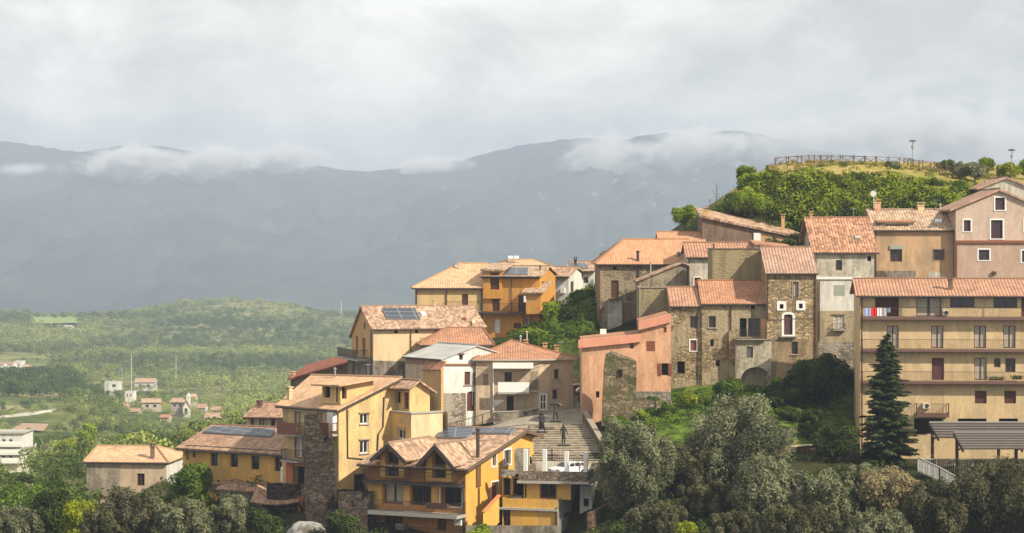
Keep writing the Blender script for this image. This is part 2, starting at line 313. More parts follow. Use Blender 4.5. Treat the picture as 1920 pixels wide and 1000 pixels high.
# ---------------------------------------------------------------- mountain range beyond the valley
prof = [(-1800, 330), (-900, 300), (-400, 285), (-150, 262), (0, 265), (60, 272), (120, 282), (150, 285), (230, 273), (300, 275), (380, 287), (450, 297), (475, 305), (520, 318), (600, 311), (640, 319), (690, 322), (760, 314), (830, 303), (865, 302), (900, 291), (940, 280), (1000, 270), (1050, 262), (1090, 261), (1115, 258), (1150, 268), (1200, 256), (1240, 249), (1300, 257), (1340, 249), (1370, 243), (1420, 252), (1470, 262), (1520, 280), (1650, 300), (1800, 305), (1920, 300), (2300, 280), (2900, 300), (3800, 330)]
pa = np.array(prof, float)
ncol, nrow = 1100, 170
pxs = np.linspace(-1800, 3800, ncol); tt = np.concatenate([np.linspace(0, 1, nrow - 16), 1 + np.linspace(0.02, 0.4, 16)])
MV = np.zeros((nrow, ncol, 3))
for j, px in enumerate(pxs):
    pr = np.interp(px, pa[:, 0], pa[:, 1]); zr = (HZ - pr) * 8000 / F
    for i, tq in enumerate(tt):
        Y = 4300 + 3700 * tq; x = (px - 960) * 8000 / F * (0.55 + 0.45 * min(tq, 1.1))
        if tq <= 1: z = -175 + (zr + 175) * (0.12 * tq + 0.88 * tq ** 1.25)
        else: z = zr - (tq - 1) * 900
        q = Vector((x * .0016, Y * .00035, 0.3)); r = 1 - abs(noise.fractal(q, 1.0, 2.1, 5)) * 2.0
        q2 = Vector((x * .006, Y * .004, 1.3)); fine = noise.fractal(q2, 0.9, 2.2, 5)
        env = math.sin(math.pi * min(1, tq)) ** 0.8 if tq <= 1 else 0
        MV[i, j] = (x, Y, z + env * (r * 80 - 34 + fine * 34) + noise.fractal(Vector((x * .02, Y * .02, 5)), .8, 2, 3) * 5 * (tq > 0.05))
idx = np.arange(nrow * ncol).reshape(nrow, ncol); Q = np.stack([idx[:-1, :-1], idx[:-1, 1:], idx[1:, 1:], idx[1:, :-1]], -1).reshape(-1, 4)
mm, t, b = newmat('mountain_forest'); setc(b, (0.05, 0.07, 0.04), 1, 0.0); v = ocoord(t)
base = ramp(t, noi(t, v, 0.0028, 7, 0.62), [(0.35, (0.020, 0.028, 0.028)), (0.55, (0.036, 0.046, 0.040)), (0.70, (0.065, 0.072, 0.055))])
rock = noi(t, mapping(t, v, (1.0, 0.5, 0.4)), 0.016, 8, 0.75)
spx = nn(t, 'ShaderNodeSeparateXYZ'); t.links.new(v, spx.inputs[0])
rx = sat(mth(t, 'DIVIDE', mth(t, 'ADD', spx.outputs[0], 500.0), 900.0))
col = mix(t, mth(t, 'MULTIPLY', ramp(t, rock, [(0.59, 0.0), (0.68, .8)]), mth(t, 'MULTIPLY', rx, 0.9)), base, (0.62, 0.60, 0.55))
t.links.new(col, b.inputs['Base Color'])
mo = fastmesh('mountain', MV.reshape(-1, 3), Q, mm, smooth=True); setp(mo, kind='structure')

# ---------------------------------------------------------------- foliage
def leaf_cloud(cent, rad, n, size, rng, aspect=0.55, shell=0.55, flat=0.85, up=0.0, tvar=0.35, lean=0.0):
    """leaf quads on a set of clumps: cent (k,3), rad (k,) -> verts, quads, tints"""
    cent = np.asarray(cent, float); rad = np.asarray(rad, float); p = rad ** 2; p /= p.sum()
    ci = rng.choice(len(cent), n, p=p); d = rng.normal(size=(n, 3)); d /= np.linalg.norm(d, axis=1)[:, None]
    d[:, 2] = np.where((d[:, 2] < -0.3) & (rng.random(n) < 0.6), -d[:, 2], d[:, 2])
    r = rad[ci] * (shell + (1.08 - shell) * rng.random(n) ** 0.6)
    r *= np.where(rng.random(n) < 0.10, 1.0 + 0.28 * rng.random(n), 1.0)
    c = cent[ci] + d * r[:, None] * np.array([1, 1, flat])
    nor = d * 0.9 + rng.normal(size=(n, 3)) * 0.55 + np.array([0, 0, up]); nor /= np.linalg.norm(nor, axis=1)[:, None]
    a = np.cross(nor, rng.normal(size=(n, 3)) + np.array([0, 0, lean])); a /= np.linalg.norm(a, axis=1)[:, None] + 1e-9; b = np.cross(nor, a)
    s = size * (0.6 + 0.8 * rng.random(n))[:, None] / 2
    A = a * s * aspect; B = b * s
    V = np.stack([c - B, c + A * 0.9 - B * 0.1, c + B, c - A * 0.9 - B * 0.1], 1).reshape(-1, 3)
    Q = np.arange(4 * n).reshape(-1, 4); ct = rng.random(len(cent))
    t = np.clip(0.5 + (ct[ci] - 0.5) * tvar * 2 + (rng.random(n) - 0.5) * 0.3, 0, 1)
    return V, Q, t
BARK = plain('bark', (0.10, 0.075, 0.05), 0.95, 0.1); BARKG = plain('bark_grey', (0.17, 0.15, 0.125), 0.95, 0.1)
LM = dict(
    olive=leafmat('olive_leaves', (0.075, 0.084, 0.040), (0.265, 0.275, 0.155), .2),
    olive_shaded=leafmat('olive_leaves_shaded', (0.040, 0.042, 0.020), (0.165, 0.158, 0.082), .2),  # darker copy; cloud shade over the grove is put into the colour
    dry=leafmat('half_dry_leaves', (0.15, 0.125, 0.065), (0.42, 0.35, 0.19)),
    green=leafmat('green_leaves', (0.035, 0.070, 0.012), (0.15, 0.22, 0.035)),
    bright=leafmat('bright_leaves', (0.09, 0.15, 0.015), (0.33, 0.42, 0.04)),
    lime=leafmat('lime_leaves', (0.14, 0.18, 0.012), (0.40, 0.42, 0.03)),
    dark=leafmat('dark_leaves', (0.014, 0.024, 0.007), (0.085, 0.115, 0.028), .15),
    fir=leafmat('fir_needles', (0.020, 0.032, 0.013), (0.085, 0.110, 0.045), .1),
    hedge=leafmat('hedge_leaves', (0.030, 0.055, 0.008), (0.26, 0.32, 0.030), .2),
    far=leafmat('far_leaves', (0.060, 0.098, 0.030), (0.33, 0.365, 0.105), 0.2, 0.01))
def olive(px, py_top, py_base, Y, wpx, mat, label, group, n, seed):
    return tree('olive_tree', px, py_top, py_base, Y, wpx, mat, label, 'olive tree', group, n, .27, int(wpx * .75), seed=seed, bark=BARKG, plume=True, low=.05, cr=.20, aspect=.42)
def tree(kind, px, py_top, py_base, Y, wpx, mat, label, cat='tree', group=None, n=9000, size=0.30, nclump=34, trunk=True, seed=1, flat=0.85, base=None, cr=0.42, aspect=0.5, bark=None, low=0.30, name=None, plume=False):
    """crown spans wpx photo pixels at distance Y, its top on row py_top; the trunk stands on the ground"""
    rng = np.random.default_rng(seed); rnd = random.Random(seed); x = (px - 960) * Y / F; gzv = gz1(x, Y) if base is None else base
    zt = PZ(py_top, Y); rw = wpx * Y / F / 2; zb = max(PZ(py_base, Y), gzv + 0.1); zc = (zt + zb) / 2; rh = max(0.6, (zt - zb) / 2)
    o = thing(name or kind, (x, Y, gzv - 0.1), label, cat, group)
    cs, rs = [], []
    for i in range(nclump):
        d = Vector((rnd.gauss(0, 1), rnd.gauss(0, 1), rnd.gauss(0, 1))).normalized(); q = rnd.uniform(0.25, 0.86); r = cr * min(rw, rh * 1.3) * rnd.uniform(0.55, 1.15)
        hz = 1.0 - low * max(0, -d.z)
        cs.append((x + d.x * q * (rw - r * .6) * hz * 1.1, Y + d.y * q * (rw - r * .6) * hz, zc + d.z * q * (rh - r * .35) * 1.08)); rs.append(r)
    V, Q, tn = leaf_cloud(cs, rs, n, size, rng, flat=1.55 if plume else flat, aspect=aspect, up=0.0 if plume else .25, shell=.35 if plume else .55, tvar=.5 if plume else .35)
    fastmesh('crown', V, Q, mat, o, tn)
    if trunk:
        m = MB(); top = Vector((x, Y, zc)); bs = Vector((x, Y, gzv - 0.3)); tr = max(0.10, rw * 0.075)
        mid = bs.lerp(top, 0.55) + Vector((rnd.uniform(-.2, .2) * rw * .4, rnd.uniform(-.2, .2) * rw * .4, 0))
        m.tube([bs, bs.lerp(mid, .5) + Vector((tr * .3, 0, 0)), mid, top], [tr * 1.35, tr, tr * .8, tr * .3], 8)
        for i in range(0, nclump, 2):
            e = Vector(cs[i]); s0 = bs.lerp(mid, rnd.uniform(0.6, 1.0)); k = s0.lerp(e, 0.5) + Vector((0, 0, rh * 0.08)); m.tube([s0, k, e], [tr * .42, tr * .25, tr * .08], 5)
        m.build('trunk', bark or BARK, o, True)
    return o
def conifer(px, py_top, py_base, Y, wpx, label, seed=3):
    rnd = random.Random(seed); rng = np.random.default_rng(seed); x = (px - 960) * Y / F; g = gz1(x, Y); zt = PZ(py_top, Y); R = wpx * Y / F / 2; H = zt - g
    o = thing('conifer_tree', (x, Y, g), label, 'conifer tree'); m = MB(); m.tube([(x, Y, g - .3), (x, Y, g + H * .5), (x, Y, zt - .1)], [0.24, 0.15, 0.02], 8)
    VV, TT = [], []
    z = zt - 0.25
    zb = PZ(py_base, Y)
    while z > zb:
        f = (zt - z) / (zt - zb); r = R * (f ** 0.72) * (1.0 if f < 0.86 else 1.0 - (f - 0.86) * 2.2); k = int(5 + 7 * f)
        a0 = rnd.uniform(0, 6.28); r *= rnd.uniform(.78, 1.12)
        for i in range(k):
            a = a0 + i * 6.283 / k + rnd.uniform(-.3, .3); L = r * rnd.choice((rnd.uniform(.5, .85), rnd.uniform(.8, 1.25))) + .12; dr = 0.10 - 0.42 * f
            d = Vector((math.cos(a), math.sin(a), 0)); s = Vector((x, Y, z + rnd.uniform(-.3, .3)))
            pts = [s, s + d * L * .5 + Vector((0, 0, dr * L * .45)), s + d * L + Vector((0, 0, dr * L * .62))]
            m.tube(pts, [0.045, 0.03, 0.01], 4, False)
            side = Vector((-d.y, d.x, 0)); q = max(12, int(L * 75))
            for j in range(q):
                u = rnd.uniform(0.12, 1.03); c = pts[0].lerp(pts[1], u * 2) if u < .5 else pts[1].lerp(pts[2], u * 2 - 1)
                wdt = (1.05 - u) * L * 0.36 + 0.10; off = rnd.uniform(-1, 1); c = c + side * off * wdt + Vector((0, 0, -abs(off) * wdt * .35 + rnd.uniform(-.06, .06)))
                ax = (d * .7 + side * off * .9 + Vector((0, 0, rnd.uniform(-.5, .1)))).normalized() * rnd.uniform(.15, .32); bx = ax.cross(Vector((rnd.uniform(-.5, .5), rnd.uniform(-.5, .5), 1))).normalized() * rnd.uniform(.05, .10)
                VV += [c - ax, c + bx, c + ax, c - bx]; TT.append(min(1, max(0, .25 + .5 * u + rnd.uniform(-.25, .25))))
        z -= 0.15 + 0.11 * f
    m.build('trunk', BARK, o)
    V = np.array([tuple(p) for p in VV]); fastmesh('crown', V, np.arange(len(V)).reshape(-1, 4), LM['fir'], o, TT); return o

# ---------------------------------------------------------------- far woodland on the valley floor and the green hills
rng = np.random.default_rng(11)
def inpoly(px, py, poly):
    r = np.zeros(len(px), bool); j = len(poly) - 1
    for i in range(len(poly)):
        (xi, yi), (xj, yj) = poly[i], poly[j]
        r ^= ((yi > py) != (yj > py)) & (px < (xj - xi) * (py - yi) / (yj - yi + 1e-9) + xi); j = i
    return r
def project(x, y, z): return 960 + x / y * F, HZ - z / y * F
CLEAR = [[(55, 600), (150, 604), (150, 620), (60, 618)], [(10, 795), (95, 788), (120, 806), (70, 815), (20, 812)], [(-60, 750), (125, 750), (140, 835), (-60, 840)],
         [(150, 700), (295, 705), (295, 775), (150, 775)], [(225, 735), (430, 740), (430, 822), (225, 815)], [(-30, 664), (100, 670), (100, 712), (-30, 712)], [(600, 603), (670, 600), (670, 612), (610, 612)],
         [(-20, 812), (85, 812), (85, 955), (-20, 955)], [(200, 785), (330, 800), (330, 812), (180, 800)], [(-20, 812), (110, 806), (160, 830), (-20, 850)]]
N = 34000
gx = rng.uniform(-350, 1250, N); gl = rng.uniform(math.log(330), math.log(2750), N); gy = np.exp(gl)
keep = rng.random(N) < np.clip((gy / 1400) ** 1.4, 0.08, 1.0); gx = gx[keep]; gy = gy[keep]
wx = (gx - 960) * gy / F; wz = ground_mesh(wx, gy); ppx, ppy = project(wx, gy, wz)
ok = np.ones(len(wx), bool)
low = np.zeros(len(wx), bool)
for ci_, c in enumerate(CLEAR):
    q_ = inpoly(ppx, ppy, c); sh = q_ & (rng.random(len(wx)) < (.75 if ci_ in (3, 4, 8, 9) else .45 if ci_ == 2 else .14)); low |= sh; ok &= ~q_ | sh
dn = np.array([noise.fractal(Vector((a * .0042, b * .0030, 7)), 1, 2, 4) for a, b in zip(wx, gy)])
thr = np.where(gy < 1200, -0.42, -0.7); ok &= (dn > thr) | (rng.random(len(wx)) < np.where(gy < 1200, 0.35, 0.4))
wx, gy, wz, low = wx[ok], gy[ok], wz[ok], low[ok]
tone = np.array([noise.fractal(Vector((a * .006, b * .004, 17)), 1, 2, 3) for a, b in zip(wx, gy)])
VV, TT, n0 = [], [], 0
qx, qy = project(wx, gy, wz); darkp = inpoly(qx, qy, [(-300, 690), (100, 690), (190, 735), (190, 765), (0, 775), (-300, 770)])
for k, (x, y, z) in enumerate(zip(wx, gy, wz)):
    h = rng.uniform(4.0, 8.5) * (0.75 if y < 900 else 1.0) * (.5 if low[k] else 1.0); r = h * rng.uniform(0.38, 0.62)
    nq = int(np.clip(2.2e5 / y, 50, 420)); s = 1.35 * r / math.sqrt(nq) * 2.1
    cs = [(x + rng.normal() * r * .45, y + rng.normal() * r * .45, z + h * rng.uniform(.35, .75)) for _ in range(5)]
    V, Qd, tn = leaf_cloud(cs, [r * rng.uniform(.4, .65) for _ in cs], nq, s, rng, aspect=.9, shell=.75, tvar=.12)
    tb = np.clip(0.42 + tone[k] * 0.9 + rng.normal() * .22 - (.3 if darkp[k] else 0) - (.16 if y > 1650 else 0), 0, 1); VV.append(V); TT.append(np.clip(tb + (tn - .5) * .4, 0, 1))
V = np.concatenate(VV); wd = fastmesh('woodland', V, np.arange(len(V)).reshape(-1, 4), LM['far'], None, np.concatenate(TT))
setp(wd, kind='stuff'); wd['label'] = 'hazy green woodland covering the valley floor and low hills behind the town'; wd['category'] = 'woodland'
print('trees far', len(wx), 'quads', len(V) // 4)

# ---------------------------------------------------------------- haze and the low clouds on the range
hz, t, b = newmat('haze_air'); t.nodes.remove(b); pv = nn(t, 'ShaderNodeVolumePrincipled')
pv.inputs['Color'].default_value = (0.55, 0.64, 0.82, 1); pv.inputs['Density'].default_value = 0.00016; pv.inputs['Anisotropy'].default_value = 0.0
t.links.new(pv.outputs[0], t.nodes['Material Output'].inputs['Volume'])
m = MB(); zlo = float(min(ZZ.min(), MV[:, :, 2].min())) - 1.0
ztop = float(MV[:, :, 2].max()) + 30.0
m.box((0, 7400, (zlo + ztop) / 2), (16500, 15300, ztop - zlo)); ho = m.build('haze', hz); setp(ho, kind='stuff'); ho['label'] = 'pale blue air haze filling the valley'; ho['category'] = 'haze'
def cloudmat(name, dens, sc, thr, seed):
    m, t, b = newmat(name); t.nodes.remove(b); v = nn(t, 'ShaderNodeTexCoord')
    n = noi(t, mapping(t, v.outputs['Object'], (1, 1, 1.6), (seed, seed, seed)), sc, 6, 0.62, 0.4)
    g = nn(t, 'ShaderNodeVectorMath', operation='SUBTRACT'); t.links.new(v.outputs['Generated'], g.inputs[0]); g.inputs[1].default_value = (.5, .5, .5)
    l = nn(t, 'ShaderNodeVectorMath', operation='LENGTH'); t.links.new(g.outputs[0], l.inputs[0])
    fall = mth(t, 'SUBTRACT', 1.0, mth(t, 'MULTIPLY', l.outputs['Value'], 2.0))
    d = mth(t, 'MULTIPLY', sat2(t, mth(t, 'MULTIPLY', mth(t, 'SUBTRACT', mth(t, 'ADD', mth(t, 'MULTIPLY', n, 1.5), mth(t, 'MULTIPLY', fall, 0.62)), thr), 2.2)), dens)
    p = nn(t, 'ShaderNodeVolumePrincipled'); p.inputs['Color'].default_value = (0.97, 0.98, 1.0, 1); p.inputs['Anisotropy'].default_value = 0.0
    t.links.new(d, p.inputs['Density']); t.links.new(p.outputs[0], t.nodes['Material Output'].inputs['Volume']); m.cycles.volume_step_rate = 1.0
    return m
def sat2(t, x): return mth(t, 'MINIMUM', mth(t, 'MAXIMUM', x, 0.0), 1.0)
CL = [(240, 306, 185, 62, 6900, 0.06, 0.95), (395, 305, 190, 66, 7100, .04, 1.0), (525, 300, 170, 56, 7600, .045, .96), (805, 312, 150, 38, 7600, .035, .98), (40, 318, 190, 30, 7000, .015, 1.06),
      (1130, 292, 220, 120, 7000, .02, 1.05), (1300, 275, 260, 84, 7100, .025, 1.02), (1500, 262, 340, 110, 7100, .018, 1.02), (1760, 262, 480, 150, 7100, .02, .93), (2200, 260, 600, 170, 7300, .02, .93)]
CLL = ['thickest white cloud bank on the left shoulder of the range', 'torn wisp of cloud just right of the thick left bank', 'cloud lying in the saddle of the ridge at left', 'thin low cloud in the lowest dip of the ridge', 'faint cloud shred at the far left of the range',
       'slanting wisp below the first high summit', 'ragged cloud trailing off the highest summit', 'cloud swallowing the ridge left of the castle hill', 'broad cloud bank behind the lamp on the castle hill', 'cloud bank at the far right end of the range']
for i, (px, py, wp, hp, Y, dn_, th) in enumerate(CL):
    c = P(px, py, Y); a = wp * Y / F / 2; hh = hp * Y / F / 2
    bm = bmesh.new(); bmesh.ops.create_icosphere(bm, subdivisions=3, radius=1.0)
    for vv in bm.verts: vv.co = Vector((vv.co.x * a * 1.25, vv.co.y * 330, vv.co.z * hh * 1.45))
    me = bpy.data.meshes.new('cloud'); bm.to_mesh(me); bm.free(); me.materials.append(cloudmat('cloud_%d' % i, dn_, 0.0105, th, i * 3.1))
    o = bpy.data.objects.new('cloud', me); C.objects.link(o); o.location = c; setp(o, CLL[i], 'cloud', 'low clouds on the range', 'stuff')

# ---------------------------------------------------------------- wall and roof materials
W_ = dict(
    ochre=plaster('render_ochre', (0.56, 0.36, 0.16), .45), ochre_l=plaster('render_ochre_pale', (0.66, 0.46, 0.22), .35),
    orange=plaster('render_orange', (0.66, 0.31, 0.06), .35), yellow=plaster('render_yellow', (0.72, 0.50, 0.22), .42), yellow_b=plaster('render_bright_yellow', (0.74, 0.42, 0.085), .28),
    deep=plaster('render_shaded_orange', (0.60, 0.26, 0.07), .3), amber=plaster('render_amber', (0.73, 0.42, 0.11), .28),
    cream=plaster('render_cream', (0.72, 0.55, 0.33), .3), gold=plaster('render_gold', (0.60, 0.37, 0.16), .3),
    pale=plaster('render_pale', (0.62, 0.57, 0.48), .5), white=plaster('render_white', (0.74, 0.72, 0.67), .35), beige=plaster('render_beige', (0.60, 0.47, 0.33), .45, (.24, .18, .12)),
    aged=plaster('render_aged', (0.50, 0.45, 0.35), .75, (0.15, 0.13, 0.09)), dark_mottle=plaster('render_dark_mottle', (0.36, 0.29, 0.19), .85, (0.07, 0.055, 0.035)),
    grey=plaster('render_grey', (0.33, 0.33, 0.31), .3), greyd=plaster('render_stained_grey', (0.30, 0.26, 0.21), .9, (0.09, 0.075, 0.055)),
    pink=plaster('render_pink', (0.73, 0.415, 0.245), .55, (0.30, 0.17, 0.11)), pinkt=plaster('trim_pink', (0.74, 0.32, 0.21), .2),
    rose=plaster('render_rose', (0.52, 0.36, 0.275), .3), rose_l=plaster('render_rose_light', (0.60, 0.455, 0.36), .3), tan=plaster('render_tan', (0.57, 0.365, 0.215), .6, (0.25, 0.19, 0.12)),
    apt=plaster('render_apartment', (0.70, 0.51, 0.28), .35), apts=plaster('apartment_trim', (0.16, 0.085, 0.06), .1), red=plaster('render_red', (0.48, 0.14, 0.065), .25),
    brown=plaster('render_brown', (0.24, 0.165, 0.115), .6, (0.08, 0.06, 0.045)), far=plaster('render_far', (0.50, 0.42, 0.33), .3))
S_ = dict(
    long=stone('stone_long_house', (0.33, 0.25, 0.145), (0.44, 0.36, 0.235), .52, 2.4, seed=2.0, weed=.3), tower=stone('stone_tall_house', (0.40, 0.295, 0.165), None, .4, 2.6, seed=7.0),
    olive=stone('stone_mossy', (0.26, 0.20, 0.115), (0.36, 0.29, 0.17), .85, 2.4, seed=11.0), ruin=stone('stone_ruin', (0.205, 0.155, 0.095), None, .4, 2.9, seed=3.0, weed=.6),
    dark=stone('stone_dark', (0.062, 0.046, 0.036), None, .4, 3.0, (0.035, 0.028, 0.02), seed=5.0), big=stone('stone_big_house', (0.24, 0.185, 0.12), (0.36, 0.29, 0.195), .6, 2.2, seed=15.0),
    base=stone('stone_grey', (0.27, 0.235, 0.185), (0.38, 0.34, 0.27), .45, 2.2, seed=21.0), wallg=stone('stone_terrace', (0.22, 0.17, 0.115), None, .4, 2.0, seed=31.0, weed=.5))
T_ = dict(
    new=tiles('tiles_new_orange', (0.60, 0.315, 0.175), None, .26, .38, .3, .4, .7), pale=tiles('tiles_pale_orange', (0.66, 0.42, 0.25), None, .26, .38, .3, .45, .7),
    terra=tiles('tiles_terracotta', (0.50, 0.25, 0.145), None, .26, .38, .5, .5, .9), rib=tiles('tiles_ribbed', (0.53, 0.285, 0.18), None, .31, .45, .5, .35, 1.3),
    ribp=tiles('tiles_ribbed_pink', (0.50, 0.31, 0.225), None, .31, .45, .5, .4, 1.3), old=tiles('tiles_old', (0.54, 0.29, 0.175), (0.22, 0.10, 0.06), .30, .45, .65, .8, 1.1),
    mixd=tiles('tiles_mixed_brown', (0.52, 0.35, 0.24), (0.24, 0.14, 0.09), .28, .40, .5, .9, .9), faded=tiles('tiles_faded', (0.53, 0.39, 0.27), (0.28, 0.17, 0.11), .30, .42, .4, .7, 1.1),
    brown=tiles('tiles_brown', (0.42, 0.265, 0.175), (0.22, 0.13, 0.085), .28, .55, .25, .75, .9), red=tiles('tiles_dark_red', (0.30, 0.105, 0.06), None, .3, .4, .3, .5, .7),
    sheet=tiles('roof_sheet_grey', (0.44, 0.44, 0.41), (0.34, 0.34, 0.31), .9, 2.4, .3, .3, .35))
DK = plain('dark_metal', (0.055, 0.042, 0.036), .5, .4); WD = plain('brown_wood', (0.105, 0.042, 0.028), .65, .3); WDR = plain('red_brown_wood', (0.24, 0.075, 0.035), .65, .3)
WH = plain('white_paint', (0.72, 0.71, 0.67), .6, .3, var=.06); CON = plain('concrete', (0.36, 0.34, 0.30), .9, .2); CON2 = plain('weathered_stone_coping', (0.30, 0.25, 0.19), .95, .1, var=.3)
INT = plain('dark_room', (0.018, 0.014, 0.012), .9, .1); CUR = plain('white_curtain', (0.40, 0.36, 0.29), .9, .1); BLD = plain('grey_green_blind', (0.30, 0.32, 0.26), .8, .2)
RUST = plain('reddish_metal', (0.20, 0.075, 0.05), .7, .3); GREYM = plain('grey_metal', (0.28, 0.28, 0.28), .5, .5, .3)
GL, t, b = newmat('window_glass'); setc(b, (0.022, 0.022, 0.024), .12, .5)
bump(t, b, noi(t, ocoord(t), 2.0, 2), .25, .02)
def solarmat():
    m, t, b = newmat('solar_cells'); setc(b, (0.06, 0.075, 0.10), .34, .3); uv = nn(t, 'ShaderNodeUVMap').outputs[0]
    br = nn(t, 'ShaderNodeTexBrick', offset=0.0); br.inputs['Scale'].default_value = 1.0; br.inputs['Brick Width'].default_value = 1.0; br.inputs['Row Height'].default_value = 1.6; br.inputs['Mortar Size'].default_value = .05
    br.inputs['Color1'].default_value = (0.055, 0.065, 0.085, 1); br.inputs['Color2'].default_value = (0.07, 0.08, 0.10, 1); br.inputs['Mortar'].default_value = (0.20, 0.21, 0.22, 1)
    t.links.new(uv, br.inputs['Vector']); t.links.new(br.outputs[0], b.inputs['Base Color']); return m
SOL = solarmat()

def clip(poly, ax, val, less):
    out = []
    for i in range(len(poly)):
        a, c = poly[i], poly[(i + 1) % len(poly)]; ia = (a[ax] <= val) == less or a[ax] == val; ic = (c[ax] <= val) == less or c[ax] == val
        if ia: out.append(a)
        if ia != ic:
            k = (val - a[ax]) / (c[ax] - a[ax]); out.append((a[0] + (c[0] - a[0]) * k, a[1] + (c[1] - a[1]) * k))
    return out if len(out) >= 3 else None
def slab(mb, pts, th):
    """roof slab over the polygon pts, with UV metres along the eave and up the slope"""
    n = Vector((0, 0, 0))
    for i in range(len(pts)): n += (pts[i] - pts[0]).cross(pts[(i + 1) % len(pts)] - pts[0])
    n.normalize()
    if n.z < 0: n = -n; pts = pts[::-1]
    h = n.cross(Vector((0, 0, 1))); h = h.normalized() if h.length > 1e-3 else Vector((1, 0, 0)); sd = h.cross(n)
    if sd.z < 0: sd = -sd; h = -h
    up = [p + n * th for p in pts]; uv = lambda q: [(p.dot(h), p.dot(sd)) for p in q]
    mb.poly(up, uv(up)); mb.poly(pts[::-1], uv(pts[::-1]))
    for i in range(len(pts)):
        j = (i + 1) % len(pts); q = [pts[i], pts[j], up[j], up[i]]; mb.poly(q, uv(q))
    return n
class Bld:
    """a house body standing on the ground: its front runs from column px0 (distance Y0) to column px1, turned by yaw"""
    def __init__(s, label, px0, Y0, px1, wall, yaw=0, depth=8, name='house', cat='house', group=None, part_of=None, zb=None):
        a = math.radians(yaw); s.O = PX(px0, Y0); s.U = Vector((math.cos(a), math.sin(a), 0)); s.V = Vector((-s.U.y, s.U.x, 0))
        k = (px1 - 960) / F; s.w = (k * s.O.y - s.O.x) / (s.U.x - k * s.U.y); s.d = depth; s.wallm = wall if isinstance(wall, dict) else {'F': wall}
        cor = [s.O, s.O + s.U * s.w, s.O + s.U * s.w + s.V * s.d, s.O + s.V * s.d]
        s.zb = (min(gz1(c.x, c.y) for c in cor) - 0.8) if zb is None else zb
        if part_of: s.root = part_of.root
        else: s.root = thing(name, (cor[0].x * .5 + cor[2].x * .5, cor[0].y * .5 + cor[2].y * .5, s.zb), label, cat, group)
        s.fac = {'F': (s.O, s.U, -s.V, s.w), 'R': (cor[1], s.V, s.U, s.d), 'L': (cor[3], -s.V, -s.U, s.d), 'B': (cor[2], -s.U, s.V, s.w)}
        s.tops = {}; s.panels = []; s.ops = {k: [] for k in 'FRLB'}; s.planes = []; s.ridge = []; s.roofo = None
    def pt(s, u, v, z=0): q = s.O + s.U * u + s.V * v; return Vector((q.x, q.y, z))
    def z(s, py, u=0, v=0): return PZ(py, s.pt(u, v).y)
    def ray(s, px, py, P0, n): d = Vector(((px - 960) / F, 1, (HZ - py) / F)); return d * (P0.dot(n) / d.dot(n))
    def on(s, key, px, py):
        A, d, n, w = s.fac[key]; q = s.ray(px, py, A, n); return (q - A).dot(d), q.z
    def fp(s, key, a, z, n=0.0): A, d, nr, w = s.fac[key]; q = A + d * a + nr * n; return Vector((q.x, q.y, z))
    def upx(s, px, v=0): k = (px - 960) / F; o = s.pt(0, v); return (k * o.y - o.x) / (s.U.x - k * s.U.y)
    def vpx(s, px, u=None): k = (px - 960) / F; o = s.pt(s.w if u is None else u, 0); return (k * o.y - o.x) / (s.V.x - k * s.V.y)
    # ---- roofs
    def flat(s, py, cap=None, ch=0.18, co=0.10):
        z = s.z(py); s.tops = {k: [(0, z), (f[3], z)] for k, f in s.fac.items()}
        if cap:
            m = MB(); t0 = .35
            m.hexa([s.pt(u, v, q) for q in (z + .002, z + ch) for u, v in ((-co, -co), (s.w + co, -co), (s.w + co, t0), (-co, t0))])
            m.hexa([s.pt(u, v, q) for q in (z + .002, z + ch) for u, v in ((s.w + co - .45, t0), (s.w + co, t0), (s.w + co, s.d), (s.w + co - .45, s.d))])
            m.hexa([s.pt(u, v, q) for q in (z + .002, z + ch) for u, v in ((-co, t0), (.35, t0), (.35, s.d), (-co, s.d))]); m.build('coping', cap, s.root)
        s.panels = [([(0.01, .01, z - .35), (s.w - .01, .01, z - .35), (s.w - .01, s.d, z - .35), (.01, s.d, z - .35)])]; return s
    def gable_u(s, eave, ridge, rv, back=None, over=.45, side=.25):
        ze = s.z(eave); zr = s.z(ridge, 0, rv); sl = (zr - ze) / rv; slb = sl if back is None else (zr - s.z(back, 0, s.d)) / (s.d - rv); zk = zr - slb * (s.d - rv)
        s.tops = {'F': [(0, ze), (s.w, ze)], 'B': [(0, zk), (s.w, zk)], 'R': [(0, ze), (rv, zr), (s.d, zk)], 'L': [(0, zk), (s.d - rv, zr), (s.d, ze)]}
        a, c = -side, s.w + side
        s.panels = [[(a, -over, ze - sl * over), (c, -over, ze - sl * over), (c, rv, zr), (a, rv, zr)], [(a, rv, zr), (c, rv, zr), (c, s.d + over, zk - slb * over), (a, s.d + over, zk - slb * over)]]
        s.ridge = [((a, rv, zr), (c, rv, zr))]; return s
    def gable_v(s, eL, ridge, rpx, eR=None, over=.4, side=.4):
        ru = s.upx(rpx); zl = s.z(eL); zr = s.z(ridge, ru); sl = (zr - zl) / ru; sr = sl if eR is None else (zr - s.z(eR, s.w)) / (s.w - ru); zq = zr - sr * (s.w - ru)
        s.tops = {'F': [(0, zl), (ru, zr), (s.w, zq)], 'B': [(0, zq), (s.w - ru, zr), (s.w, zl)], 'R': [(0, zq), (s.d, zq)], 'L': [(0, zl), (s.d, zl)]}
        s.panels = [[(-over, -side, zl - sl * over), (ru, -side, zr), (ru, s.d + side, zr), (-over, s.d + side, zl - sl * over)], [(ru, -side, zr), (s.w + over, -side, zq - sr * over), (s.w + over, s.d + side, zq - sr * over), (ru, s.d + side, zr)]]
        s.ridge = [((ru, -side, zr), (ru, s.d + side, zr))]; return s
